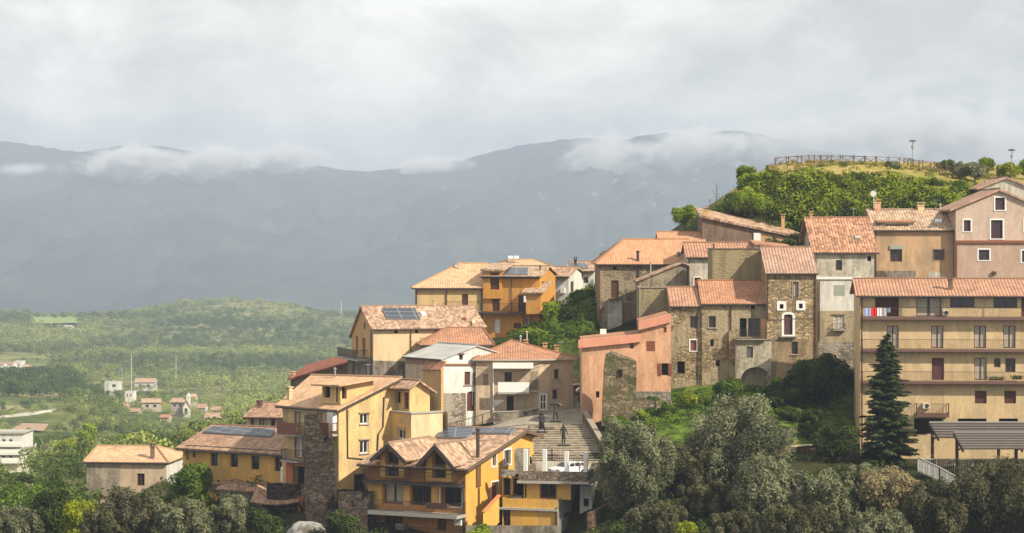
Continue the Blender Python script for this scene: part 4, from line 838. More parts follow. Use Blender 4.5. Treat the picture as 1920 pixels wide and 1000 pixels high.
for a, b in (((538, 864), (551, 912)),): h.part('red_pier', 'F', a[0], a[1], b[0], b[1] + 30, .01, .12, W_['red']); h.part('red_lintel', 'F', 551, 864, 573, 873, .01, .12, W_['red'])
h.finish(T_['pale'], .18); h.antenna(690, 6.8, 682, 708); m = MB(); m.tube([PL(-ov, -ov) + Vector((0, -.05, 0)), PL(h.w + .35, -ov) + Vector((0, -.05, 0)), PL(h.w + .38, vR)], .09, 6); m.build('gutter', DK, h.roofo)
h.chimney(543, .9, 733, 753, 8, W_['cream']); h.flue(628, 6.2, 693, 712, GREYM)
d = Bld('', 604, 213.9, 638, YF, -45, 3.9, part_of=h, zb=PZ(756, 214)); d.shed(722, 723, .35, o=.7, ob=.4); d.op('F', 606, 725, 619, 746, 'void', dp=.35); d.op('R', 641, 726, 650, 748, 'void', dp=.35); d.finish(T_['pale'], .15, rname='dormer_roof')
# bright block behind, and the terrace block
b1 = Bld('', 712, 218.2, 768, {'F': W_['yellow'], 'R': W_['yellow']}, -50, 3.2, part_of=h, zb=PZ(775, 217)); vq = b1.vpx(806); b1.d = vq; b1.fac['R'] = (b1.fac['R'][0], b1.V, b1.U, vq); b1.fac['L'] = (b1.O + b1.V * vq, -b1.V, -b1.U, vq)
b1.gable_u(722, 712, b1.vpx(781), over=.4, side=.5); b1.op('F', 718, 733, 751, 755, 'void', dp=.8); b1.op('F', 757, 736, 766, 767, 'door', fm=WD); b1.part('porch_roof', 'F', 716, 725, 758, 729, .0, 1.1, T_['terra']); b1.finish(T_['mixd'], .14)
b2 = Bld('', 716, 217.0, 771, {'F': W_['yellow'], 'R': W_['cream']}, -52, 4, part_of=h); vq = b2.vpx(830); b2.d = vq; b2.fac['R'] = (b2.fac['R'][0], b2.V, b2.U, vq); b2.fac['L'] = (b2.O + b2.V * vq, -b2.V, -b2.U, vq)
b2.flat(771, CON, .14, .12); b2.op('F', 746, 805, 760, 823, 'win', fm=WH, sill=CON, hood=CON2); b2.finish(CON)
# ---- ochre building with solar panels
h = Bld('long ochre building with solar panels on its roof, left of the big yellow house', 343, 228, 536, W_['amber'], -33, 9); h.gable_u(838, 800, 4.6, over=.7, side=.3)
for q in ((361, 864 - 16, 366, 870 - 12), (395, 850, 408, 874), (432, 852, 446, 876), (471, 855, 486, 881), (515, 857, 528, 884)): h.op('F', *q, 'win', fm=DK, dp=.3)
h.part('beam', 'F', 350, 838, 533, 845, .02, .22, DK); h.pipe('F', [(351, 840), (352, 862)]); h.part('render_base', 'F', 345, 903, 440, 925, .01, .05, W_['greyd'])
h.finish(T_['brown'], .22); h.onroof(0, [(402, 801.5), (380, 813), (507, 821), (518, 808)], SOL, lift=.12); 
q = P(533, 890, 218.5); m = MB(); m.tube([q + Vector((0, 0, -.75)), q + Vector((0, 0, -.6)), q + Vector((0, 0, .6)), q + Vector((0, 0, .75))], [.25, .34, .34, .2], 12, True); tk = setp(m.build('water_tank', WH, None, True), 'white upright cistern standing beside the red door of the big yellow house', 'water tank')
# ---- small beige house far left
h = Bld('small beige house with a hipped orange roof standing alone among the trees', 162, 238, 312, {'F': W_['beige'], 'R': W_['white'], 'L': W_['beige'], 'B': W_['beige']}, -6, 8.5); h.hip(866.5, 838.5, 184, 293, 4.2, over=.25)
h.op('F', 257, 888, 271, 911, 'win', fm=WD); h.patch('F', [(163, 930), (226, 930), (226, 872), (163, 872)], W_['dark_mottle'] if 0 else plaster('render_greyish', (.42, .35, .26), .75, (.16, .14, .11)), .03); h.band('F', (163, 929), (225, 930), 2.5, .2, WDR); h.part('lean_to_roof', 'F', 226, 921, 250, 933, .01, .9, T_['pale'])  # greyer, darker patch over the left part of the front
h.finish(T_['terra'] if 0 else T_['pale']); h.chimney(286, .8, 838, 862, 7, W_['brown'])
# ---- shed in front
h = Bld('open red walled shed under a curled tile roof, below the big yellow house', 488, 215.2, 572, {'F': W_['red'], 'R': W_['red']}, 0, 4, name='shed', cat='shed'); h.shed(940, 928, .8, o=.1); h.op('F', 492, 945, 561, 968, 'void', dp=2.6, nm='shed_back'); h.part('frame_beam', 'F', 498, 921, 573, 927, .02, .5, W_['red']); h.part('frame_pillar', 'F', 562, 927, 573, 985, .02, 2.4, W_['red']); h.finish(T_['brown'], .12)
m = MB(); n = 12
for i in range(n):
    a0, a1 = i / n, (i + 1) / n; e0 = PZ(938 + 9 * math.sin(math.pi * (a0 * .8 + .1)), 213); e1 = PZ(938 + 9 * math.sin(math.pi * (a1 * .8 + .1)), 213); xa, xb = PX(470 + 92 * a0, 213), PX(470 + 92 * a1, 213)
    slab(m, [Vector((xa.x, 212.6, e0)), Vector((xb.x, 212.6, e1)), Vector((xb.x + .3, 215.6, e1 + 1.15)), Vector((xa.x + .3, 215.6, e0 + 1.15))], .1)
m.build('canopy', T_['brown'], h.root)
h = Bld('tiled outbuilding with a weathered low roof under the ochre building', 412, 221, 500, W_['greyd'], -12, 4, name='outbuilding', cat='outbuilding'); h.shed(918, 924, .55, o=.3); h.finish(T_['brown'], .14)
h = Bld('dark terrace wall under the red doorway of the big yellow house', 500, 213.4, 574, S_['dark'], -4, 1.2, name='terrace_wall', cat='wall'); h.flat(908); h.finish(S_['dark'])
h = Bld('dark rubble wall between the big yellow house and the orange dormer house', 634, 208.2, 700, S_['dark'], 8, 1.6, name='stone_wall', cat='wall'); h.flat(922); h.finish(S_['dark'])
# ---- orange house with two dormers
OF = {'F': W_['deep'], 'R': W_['yellow_b'], 'L': W_['deep'], 'B': W_['deep']}  # front toned darker for its shaded side, gable brighter for the sun
h = Bld('orange house with two pointed dormers, solar panels and long balconies, lowest of the town', 690, 209.5, 873, OF, -27, 12); hD = h
vR = h.vpx(1001); h.d = vR; h.fac['R'] = (h.fac['R'][0], h.V, h.U, vR); h.fac['L'] = (h.O + h.V * vR, -h.V, -h.U, vR); h.fac['B'] = (h.O + h.U * h.w + h.V * vR, -h.U, h.V, h.w)
rv = h.vpx(976); c = h.pt(h.w, rv); zr = PZ(809, c.y); cc = h.pt(h.w, 0); ze = PZ(877, cc.y); sl = (zr - ze) / rv; zk = zr - sl * (vR - rv)
h.tops = {'F': [(0, ze), (h.w, ze)], 'B': [(0, zk), (h.w, zk)], 'R': [(0, ze), (rv, zr), (vR, zk)], 'L': [(0, zk), (vR - rv, zr), (vR, ze)]}; ov = .9; sd = .6
h.panels = [[(-sd, -ov, ze - sl * ov), (h.w + sd, -ov, ze - sl * ov), (h.w + sd, rv, zr), (-sd, rv, zr)], [(-sd, rv, zr), (h.w + sd, rv, zr), (h.w + sd, vR + .7, zk - sl * .7), (-sd, vR + .7, zk - sl * .7)]]; h.ridge = [((-sd, rv, zr), (h.w + sd, rv, zr))]
for q in ((718, 907, 755, 945), (770, 909, 808, 948)): h.op('F', *q, 'curt' if q[0] < 760 else 'win', fm=WD, dp=.5)
h.op('F', 826, 912, 866, 950, 'win', fm=WD, dp=.9, sur=WH, sw=.1); h.op('F', 720, 956, 755, 990, 'shut', dp=.3); h.op('F', 820, 964, 837, 995, 'door', fm=WD)
for q in ((922.5, 848, 930, 874), (945, 844, 957, 871)): h.op('R', *q, 'win', fm=plain('grey_shutter', (.3, .27, .25)), sur=WH, sw=.17)
h.op('R', 921, 904, 934, 938, 'door', fm=WDR, sur=WH, sw=.12); h.part('flue_shadow', 'R', 892, 868, 900, 912, .005, .10, plain('flue_shadow_brown', (.16, .08, .035)))  # brown strip on the gable is the flue's cast shadow, painted in
h.balcony('F', 690, 872, 899, 1.0, .95, .2, DK); h.balcony('F', 684, 874, 953, 1.7, 1.0, .28, CON, DK); h.balcony('F', 690, 873, 1000, 1.3, .95, .2, CON2)
h.part('amber_wall', 'F', 690, 903, 716, 948, .005, .06, W_['amber']); h.part('amber_wall', 'F', 757, 905, 768, 949, .005, .06, W_['amber']); h.part('amber_wall', 'F', 810, 907, 822, 950, .005, .06, W_['amber'])
h.part('boiler_cupboard', 'F', 855, 963, 868, 985, .02, .4, WH); h.part('bench', 'F', 812, 941, 852, 953, .9, 1.3, WD); h.part('chairs', 'F', 752, 980, 768, 992, .4, 1.0, GREYM)
h.pipe('F', [(869, 903), (870, 1000)], r=.08)
h.finish(T_['mixd'], .2, gutter=True)
h.onroof(0, [(823, 803), (815, 809), (828, 810), (820, 823), (878, 824), (888, 813), (962, 814), (972, 804)][0:1] + [(820, 823), (876, 824), (893, 806)], SOL, lift=.14); h.onroof(0, [(895, 806), (885, 815), (957, 816), (968, 806)], SOL, lift=.14)
h.flue(896, 2.2, 806, 852, DK, .16)
for i, (px, a, b_, z0, zt, yy) in enumerate(((735, 706, 764, 862, 829, .25), (823, 792, 853, 871, 832, .25))):
    u0, u1, um = [(lambda k: h.upx(k))(k) for k in (a, b_, px)]; o_ = h.pt(u0, -.15); 
    dd = Bld('', a + 7, 0.0 + h.pt(h.upx(a + 7), -1.2).y, b_ - 7, {'F': W_['amber'], 'L': W_['amber'], 'R': W_['amber']}, -27, 6.0, part_of=h, zb=PZ(899 if i else 896, 207))
    dd.gable_v(z0 - 8, zt + 5, px, over=.55, side=.75); dd.op('F', px - 13, 848 + i * 2, px + 13, 894 + i * 3, 'door' if i else 'win', fm=plain('dark_dormer_frame', (.05, .025, .018)), dp=.7); dd.finish(T_['mixd'], .2, rname='dormer_roof', gutter=False)
    for pnl in dd.panels:
        q0, q1 = dd.pt(*pnl[0]), dd.pt(*pnl[1])
        m = MB(); f = [p for p in (pnl[0], pnl[1])]; 
    m = MB(); A_ = dd.pt(*dd.panels[0][0]); B_ = dd.pt(*dd.panels[0][1]); C_ = dd.pt(*dd.panels[1][1])
    for p, q in ((A_, B_), (B_, C_)): m.bar(p + Vector((0, -.06, .02)), q + Vector((0, -.06, .02)), .12, .32)
    m.build('bargeboard', DK, dd.root)
m = MB(); h = hD; A_, B_, C_ = h.pt(*h.panels[0][1]), h.pt(*h.panels[0][2]), h.pt(*h.panels[1][2])
for p, q in ((A_, B_), (B_, C_)): m.bar(p + Vector((.05, -.05, .05)), q + Vector((.05, -.05, .05)), .08, .3)
m.build('bargeboard', plain('roof_edge_wood', (.13, .09, .06)), h.root)
m = MB(); k = 3
for i in range(14):
    v = .4 + i * (vR - .8) / 13; zz = (ze + sl * v if v < rv else zk + sl * (vR - v)); m.box(h.pt(h.w + .3, v, zz - .08), (.6, .10, .14), math.atan2(h.U.y, h.U.x))
m.build('rafter_ends', WD, h.root)
# ---- the annex with terrace right of it
AN = {'F': W_['yellow_b'], 'R': W_['grey'], 'L': W_['yellow_b'], 'B': W_['grey']}
h = Bld('amber annex with a stone parapet terrace on top and a grey side wall', 942, 204.4, 1046, AN, -16, 6.5); h.flat(934); h.op('F', 943, 953, 957, 987, 'win4', fm=WD); h.op('R', 1058, 960, 1070, 969, 'win', fm=DK); h.band('F', (937, 951), (1046, 955), 4, .25, CON); h.pipe('F', [(1043, 952), (1044, 1000)], r=.09); h.finish(CON)
u = Bld('', 982, 204.9, 1070, {'F': W_['amber'], 'R': W_['grey'], 'L': W_['amber']}, -10, 6, part_of=h, zb=PZ(936, 205)); u.tops = {k: [(0, PZ(902, 204.6)), (f[3], PZ(902, 204.6))] for k, f in u.fac.items()}
u.op('F', 1014, 905, 1042, 934, 'win', fm=WD, dp=.3, sur=WDR, sw=.08); u.op('F', 984, 905, 987, 934, 'void'); u.finish(None, keys='FRL')
r_ = Bld('', 941, 208, 984, {'F': W_['amber'], 'R': W_['amber'], 'L': W_['amber']}, -10, 3, part_of=h, zb=PZ(936, 208)); r_.tops = {k: [(0, PZ(895, 208)), (f[3], PZ(895, 208))] for k, f in r_.fac.items()}; r_.op('F', 944, 897, 957, 929, 'win', fm=WD, dp=.4); r_.op('F', 962, 897, 983, 931, 'void', dp=.8); r_.finish(None, keys='FRL')
m = MB(); t0 = u.pt(-.4, -.7); z1, z0 = PZ(884, 204), PZ(902, 204); u0, u1 = -.35, u.upx(1104)
def ring(m, B, u0, u1, v0, v1, z0, z1, t_=.3):
    for a, b, c, d in ((u0, u1, v0, v0 + t_), (u1 - t_, u1, v0 + t_, v1), (u0, u0 + t_, v0 + t_, v1)): m.hexa([B.pt(x, y, z) for z in (z0, z1) for x, y in ((a, c), (b, c), (b, d), (a, d))])
ring(m, u, u0, u1, -.7, 6.6, z0 + .004, z1); m.build('parapet', S_['base'] if 0 else stone('stone_parapet', (.20, .155, .11), None, .4, 2.6, seed=9.), h.root)
m = MB(); m.hexa([u.pt(x, y, z) for z in (z0 - .22, z0) for x, y in ((u0 - .1, -.8), (u1 + .1, -.8), (u1 + .1, 6.6), (u0 - .1, 6.6))]); m.build('terrace_slab', CON, h.root)
m = MB(); m.hexa([r_.pt(x, y, z) for z in (PZ(893, 207.5), PZ(881, 207.5)) for x, y in ((0, -.6), (r_.upx(968), -.6), (r_.upx(968), -.3), (0, -.3))]); m.build('parapet', S_['base'], h.root)
for i, px in enumerate((991, 1027, 1068, 1104)):
    q = u.pt(u.upx(px, -.45) - .25, -.45); m = MB(); m.box((q.x, q.y, (z1 + PZ(843 + (i > 1) * 3, 204)) / 2 + .002), (.32, .32, PZ(843 + (i > 1) * 3, 204) - z1), math.radians(-14)); po = m.build('terrace_pillar', WH, h.root)
pl = Bld('', 964, 209.6, 988, W_['aged'], -10, 1.5, part_of=h, zb=PZ(895, 209)); pl.flat(843); pl.finish(CON)
h = Bld('white plastered garden house behind the amber annex, right of its grey wall', 1087, 206.2, 1110, W_['white'], -8, 5, name='garden_house'); h.flat(911); h.op('F', 1094, 935, 1104, 950, 'void'); h.finish(CON)
m = MB(); q = [P(936, 930, 203.4), P(906, 962, 201.6)]
m.hexa([q[1] + Vector((0, -.15, -2.2)), q[0] + Vector((0, -.15, -2.2)), q[0] + Vector((0, .1, -2.2)), q[1] + Vector((0, .1, -2.2)), q[1] + Vector((0, -.15, 0)), q[0] + Vector((0, -.15, 0)), q[0] + Vector((0, .1, 0)), q[1] + Vector((0, .1, 0))]); so_ = setp(m.build('stair_wall', W_['yellow_b'], None), 'sloping amber stair parapet with an orange coping beside the annex', 'stair wall')
m = MB(); m.bar(q[1] + Vector((0, -.02, .06)), q[0] + Vector((0, -.02, .06)), .34, .1); m.build('coping', plain('orange_coping', (.62, .22, .09)), so_)
h = Bld('low grey garden wall at the foot of the amber annex', 874, 200.6, 1052, W_['greyd'], -3, .4, name='garden_wall', cat='wall'); h.flat(986); h.finish(CON2)
# ---- stone ruin tower in front of the big yellow house
def ruin(label, pts, Y, th, mat, name='ruined_tower', cat='ruin', win=None):
    o = thing(name, (PX(sum(p[0] for p in pts) / len(pts), Y).x, Y + th / 2, PZ(max(p[1] for p in pts), Y)), label, cat); m = MB(); rnd = random.Random(len(pts))
    fr = [P(a, b, Y) for a, b in pts]; bk = [Vector((p.x * (Y + th) / Y * 1.0, Y + th, p.z + rnd.uniform(-.3, .3))) for p in fr]
    N = len(fr)
    bm = bmesh.new(); vf = [bm.verts.new(p) for p in fr]; vb = [bm.verts.new(p) for p in bk]; bm.faces.new(vf); bm.faces.new(vb[::-1])
    for i in range(N): bm.faces.new([vf[i], vb[i], vb[(i + 1) % N], vf[(i + 1) % N]])
    bmesh.ops.triangulate(bm, faces=bm.faces[:]); 
    for _ in range(3): bmesh.ops.subdivide_edges(bm, edges=[e for e in bm.edges if e.calc_length() > .8], cuts=1)
    bmesh.ops.triangulate(bm, faces=bm.faces[:])
    for v in bm.verts: v.co += Vector((noise.noise(v.co * 1.3), noise.noise(v.co * 1.3 + Vector((9, 9, 9))), noise.noise(v.co * 1.1 + Vector((3, 3, 3))))) * .08
    for v in bm.verts: v.co -= o.location
    me = bpy.data.meshes.new('wall'); bm.to_mesh(me); bm.free(); me.materials.append(mat); w_ = bpy.data.objects.new('wall', me); C.objects.link(w_); w_.parent = o
    if win: m.hexa([P(a, b, Y + k) for k in (-.16, .1) for a, b in ((win[0], win[3]), (win[2], win[3]), (win[2], win[1]), (win[0], win[1]))]); m.build('window_opening', INT, o)
    return o
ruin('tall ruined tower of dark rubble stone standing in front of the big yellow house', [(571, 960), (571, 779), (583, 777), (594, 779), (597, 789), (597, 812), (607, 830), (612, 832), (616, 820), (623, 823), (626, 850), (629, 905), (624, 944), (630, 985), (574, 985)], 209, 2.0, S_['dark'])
ruin('roofless brown stone ruin leaning in front of the tall pink house', [(1128, 800), (1130, 740), (1133, 690), (1136, 664), (1146, 665), (1162, 670), (1178, 674), (1193, 678), (1193, 720), (1192, 798)], 227, 2.6, S_['ruin'], 'ruined_building', 'ruin', (1159, 693, 1167, 706))
# ---- tall pink house
h = Bld('tall salmon pink house with a stepped roofline and rust coloured shutters', 1091, 232.5, 1258, W_['pink'], 0, 8); hP = h
h.shed(641, 629, .2, o=0); h.panels = []; 
h.tops['F'] = [(0, h.z(641)), (h.upx(1202), h.z(629)), (h.upx(1202) + .02, h.z(606)), (h.w, h.z(592))]; h.tops['R'] = [(0, h.z(592)), (8, h.z(592))]; h.tops['L'] = [(0, h.z(641)), (8, h.z(641))]; h.tops['B'] = [(0, h.z(592)), (h.w, h.z(641))]
h.op('F', 1212, 640, 1228, 659, 'shut', fm=WDR, bm=WDR, dp=.08); h.op('F', 1181, 643, 1188, 654, 'win'); h.op('F', 1244, 613.5, 1250, 624, 'void', dp=.15, bm=W_['red']); h.op('F', 1240.5, 681.5, 1253, 704, 'void', leaves=WDR, dp=.3, nm='window'); h.op('F', 1117, 734, 1124, 746, 'win')
h.finish(None, keys='FRL'); 
m = MB(); x1, x2 = h.upx(1202), h.w
m.hexa([h.pt(u_, v, z) for dz in (-.62, .16) for u_, v, z in ((-.35, -.4, h.z(641) + dz), (x1, -.4, h.z(629) + dz), (x1, .5, h.z(629) + dz), (-.35, .5, h.z(641) + dz))]); m.build('eave_band', W_['pinkt'], h.root)
m = MB(); m.hexa([h.pt(u_, v, z) for dz in (-.62, .16) for u_, v, z in ((x1 - .25, -.4, h.z(607) + dz), (x2, -.4, h.z(592) + dz), (x2, .5, h.z(592) + dz), (x1 - .25, .5, h.z(607) + dz))]); m.build('eave_band', W_['pinkt'], h.root)
m = MB()
for a, b, za, zb_ in ((0, x1, 641, 629), (x1, x2, 607, 592)): slab(m, [h.pt(a, .4, h.z(za)), h.pt(b, .4, h.z(zb_)), h.pt(b, 8, h.z(zb_) + .12), h.pt(a, 8, h.z(za) + .12)], .1)
h.roofo = m.build('roof', T_['terra'], h.root); m = MB(); m.box(P(1131, 622, 236), (.6, .3, .5)); m.build('vent', WH, h.roofo); h.part('stone_base', 'F', 1192, 734, 1257.5, 775, .01, .35, S_['base'])
# ---- houses behind it
h = Bld('large stone house with a clean orange hip roof and a tall brown balcony door', 1122, 262, 1292, S_['big'], 0, 11.5); h.hip(494.5, 451, 1170, None, 5.5, over=.35)
h.op('F', 1149.5, 500, 1156, 505.5, 'void'); h.op('F', 1146, 526, 1160, 559, 'shut', bm=WD); h.op('F', 1168, 569, 1184, 616, 'shut', bm=plain('faded_brown', (.22, .13, .09))); h.patch('F', [(1139, 618), (1166, 618), (1166, 562), (1140, 562)], W_['pale'], .03)
h.balcony('F', 1141, 1163, 560, .5, .0 + .5, .15, DK, rl=False); h.pipe('F', [(1124.5, 498), (1124.5, 612)], WDR); h.pipe('F', [(1197, 497), (1198, 590)], DK, .1); h.finish(T_['new']); h.antenna(1244, 5, 433, 452); h.flue(1196, .3, 473, 494, DK, .16)
q = P(1271, 477.5, 263.5); m = MB(); m.tube([q, q + Vector((.15, -.10, .05))], [.30, .30], 14); m.tube([q + Vector((.1, .05, 0)), q + Vector((.15, .3, -.6))], .03, 5); m.build('satellite_dish', GREYM, h.root)
h = Bld('house with the higher half of the clean orange roof, behind the large stone house', 1240, 267.5, 1322, W_['brown'], 0, 9); h.gable_u(466, 437.5, 5.0, over=.3); h.finish(T_['new'])
h = Bld('low stone house with a raking tiled gable, in front of the large stone house', 1198, 255, 1288, plaster('render_gable_grey', (.36, .30, .215), .75, (.11, .09, .065)), 0, 5); h.gable_v(527, 494, 1279, 497, over=.3, side=.25); h.finish(T_['mixd'], .16); h.flue(1220, 1.0, 492, 515, CON, .07)
h = Bld('roofless mossy stone wall block above the pink house', 1198, 246.8, 1256, S_['olive'], 0, 4.5, name='stone_building'); h.flat(540, CON2, .12, .1); h.pipe('F', [(1199.5, 541), (1199.5, 590)], CON, .04); h.finish(CON2)
h = Bld('narrow cream house with a ribbed tile roof, wedged between the stone houses', 1290, 257, 1412, W_['pale'], 0, 7); h.gable_u(482.5, 457.5, 4.2, over=.3); h.op('F', 1302, 521, 1314, 537, 'shut', bm=WDR, sur=WH, sw=.14); h.pipe('F', [(1292, 484), (1292, 538)], DK); h.finish(T_['rib']); h.flue(1338, .6, 460, 470, DK)
h = Bld('tall blank house wall of mossy plaster with a thin coping', 1336, 247.2, 1431, S_['olive'], 0, 6); h.flat(468, plain('coping_dark', (.10, .075, .06)), .12, .06); h.finish(CON2)
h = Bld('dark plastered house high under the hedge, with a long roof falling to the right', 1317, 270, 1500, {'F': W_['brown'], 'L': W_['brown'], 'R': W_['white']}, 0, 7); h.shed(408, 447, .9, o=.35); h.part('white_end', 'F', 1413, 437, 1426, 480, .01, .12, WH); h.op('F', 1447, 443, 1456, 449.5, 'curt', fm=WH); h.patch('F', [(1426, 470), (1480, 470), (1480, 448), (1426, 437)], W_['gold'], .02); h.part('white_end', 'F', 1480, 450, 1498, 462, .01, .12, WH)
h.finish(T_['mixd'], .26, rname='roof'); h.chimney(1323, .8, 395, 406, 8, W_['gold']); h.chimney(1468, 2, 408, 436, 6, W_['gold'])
h = Bld('small house with a low terracotta roof peeping over the tall stone house', 1416, 258, 1482, W_['beige'], 0, 4); h.shed(459, 467, .35, o=.2); h.finish(T_['terra'], .14)
# ---- long stone house
h = Bld('long rubble stone house with peeling plaster and a plastered arch at its foot', 1257, 242.2, 1316, S_['long'], 0, 8.5); hL = h
h.gable_u(574, 541, 4.2, over=.3, side=.1); h.op('F', 1294, 593, 1308, 615, 'win', fm=DK); h.op('F', 1294.5, 638, 1306, 658, 'shut', bm=plain('old_rose_wood', (.25, .10, .08)), sur=WH, sw=.13); h.op('F', 1270, 678, 1284, 701, 'void', dp=.7); h.pipe('F', [(1309, 576), (1309, 720)], DK, .045); h.finish(T_['rib'])
g = Bld('', 1316, 242.0, 1440, S_['long'], 0, 8.5, part_of=h); g.gable_u(569, 528.5, 4.4, over=.3, side=.1)
g.op('F', 1329, 593, 1342, 614.5, 'win', fm=WD, sur=CON2, sw=.14, sill=CON); g.op('F', 1332, 637, 1338, 650, 'void'); g.op('F', 1342, 676, 1349.5, 687, 'void'); g.op('F', 1408, 571, 1416, 580, 'void')
g.op('F', 1387, 597, 1400, 632, 'void', dp=.3, nm='door'); g.op('F', 1402, 597, 1425, 632, 'win', fm=plain('grey_wood', (.14, .12, .10))); g.pipe('F', [(1370, 572), (1370, 715)], DK, .06); g.finish(T_['new'] if 0 else T_['terra'])
g.part('pier', 'F', 1427, 598, 1439, 636, .01, .5, W_['pink']); g.part('pier', 'F', 1366, 621, 1379, 735, .01, .45, S_['dark'] if 0 else S_['long'])
k = Bld('', 1379, 240.8, 1446, W_['aged'], 0, 1.1, part_of=h); k.flat(637, CON2, .1, .12); k.op('F', 1400, 650, 1412, 671, 'shut', bm=plain('grey_green_wood', (.13, .12, .10)))
k.op('F', 1389, 714, 1446 - 1.5, 738, 'void', dp=1.0, arch=.92, nm='arch_wall', bm=plaster('render_arch', (.42, .37, .27), .5)); k.finish(CON2); k.balcony('F', 1380, 1436, 636, .45, .95, .08, CON2, rl=True)
# ---- tall stone house
h = Bld('tall narrow stone house with white framed arched door and two tiny white framed windows', 1438, 241, 1531, S_['tower'], 0, 8.5); h.gable_u(512, 466, 5.2, over=.3, side=.15)
h.op('F', 1487, 529, 1497, 558, 'curt', fm=WD, sur=CON2, sw=.12); h.op('F', 1462, 570.5, 1469, 579, 'void', sur=WH, sw=.28); h.op('F', 1498, 569.5, 1505, 578.5, 'void', sur=WH, sw=.28)
h.op('F', 1470, 592, 1486, 628, 'shut', sur=WH, sw=.24, bm=plain('plum_shutter', (.12, .06, .06)), arch=.3); h.op('F', 1484, 641, 1496, 664.5, 'win', sill=CON); h.balcony('F', 1463, 1493, 630, .4, .0 + .4, .12, CON, rl=False); h.patch('F', [(1440, 730), (1518, 730), (1524, 636), (1442, 632)], W_['dark_mottle'] if 0 else plaster('render_ochre_old', (.40, .30, .17), .7, (.14, .10, .06)), .02)
h.pipe('F', [(1439.5, 516), (1439.5, 600)], DK); h.pipe('F', [(1529, 516), (1529, 680)], WD, .07); h.pipe('F', [(1440, 600), (1530, 596)], DK, .02); h.finish(T_['ribp']); h.antenna(1515, 5, 444, 467)
# ---- white house, its roof of old tiles
h = Bld('whitewashed house with an old ribbed orange roof above white and tan lower floors', 1531, 248, 1639, {'F': W_['aged'] if 0 else plaster('render_whitewash', (.56, .52, .42), .6), 'L': W_['aged'], 'R': W_['aged'], 'B': W_['aged']}, 0, 11); h.gable_u(473, 411, 6.5, over=.3, side=.5)
h.op('F', 1567, 488, 1579, 507, 'win'); h.op('F', 1626.5, 480.5, 1633.5, 490, 'void'); h.finish(T_['old'], .16); h.antenna(1600, 6.5, 390, 412); h.onroof(0, [(1603, 444), (1603, 449), (1613, 449), (1613, 444)], CON, 'skylight', .1); h.chimney(1521, 6.5, 403, 410, 5, W_['gold'])
k = Bld('', 1533, 246.6, 1614, W_['white'], 0, 1.4, part_of=h); k.flat(524, WH, .25, .15); k.op('F', 1563, 535, 1584, 555, 'blind', fm=WH, dp=.1); k.op('F', 1563, 591, 1583, 617, 'curt', fm=WH, dp=.12, hood=CON2); k.patch('F', [(1533.5, 700), (1614, 700), (1614, 583), (1533.5, 583)], W_['aged'] if 0 else plaster('render_sand', (.46, .37, .235), .6, (.17, .14, .1)), .02); k.balcony('F', 1561, 1586, 618, .5, .6, .1, CON); k.pipe('F', [(1536, 527), (1536, 660)], DK)
k.part('stone_base', 'F', 1533, 641, 1613.6, 700, .0, .15, S_['base']); k.finish(CON)
# ---- tan house with long dormer
h = Bld('tan house with a faded tile roof and one long low dormer', 1640, 255, 1791.5, W_['tan'], 0, 10); h.gable_u(431.5, 395.5, 5.2, over=.3, side=.15)
h.op('F', 1669, 468, 1691.5, 491, 'win', fm=WD, dp=.3); h.part('shutter_box', 'F', 1668, 460, 1692.5, 467.5, .01, .15, BLD); h.op('F', 1749.5, 468, 1770.5, 488, 'curt' if 0 else 'win', fm=WDR, dp=.25, sur=CON2, sw=.08); h.part('stained_band', 'F', 1641, 508, 1717, 523, .005, .04, W_['greyd']); h.patch('F', [(1739, 523), (1773, 523), (1770, 513), (1742, 508)], W_['pale'], .03); h.pipe('F', [(1642, 434), (1642, 520)], DK); h.pipe('F', [(1788, 434), (1788, 520)], WDR)
h.finish(T_['faded'], .15); h.antenna(1755, 5.2, 374, 396); h.onroof(0, [(1753, 413), (1752.5, 418.5), (1766, 418.5), (1765.5, 413)], WH, 'skylight', .1); h.chimney(1645, 5.0, 381, 395, 11, W_['pink']); h.chimney(1726, 5.2, 386, 393, 12, W_['cream']); h.flue(1763, 4.6, 385, 397, CON)
h.part('ridge_wall', 'B', 1655, 388, 1692, 396, -5.6 + 0, -5.2, T_['terra']) if 0 else None
k = Bld('', 1649, 255.6, 1713, W_['aged'], 0, 3.2, part_of=h, zb=PZ(431, 255)); k.shed(417, 417, .25, o=.25); k.op('F', 1659.5, 421, 1703.5, 428.6, 'void', dp=.3, nm='window', bm=GL); k.finish(T_['terra'], .14, rname='dormer_roof')
q = P(1638.5, 366, 259); m = MB(); m.tube([q + Vector((0, 0, -1.4)), q + Vector((0, 0, .1))], .03, 5); m.tube([q + Vector((-.02, .1, .15)), q + Vector((-.06, -.05, .15))], [.14, .33], 12); m.build('satellite_dish', WH, h.root)
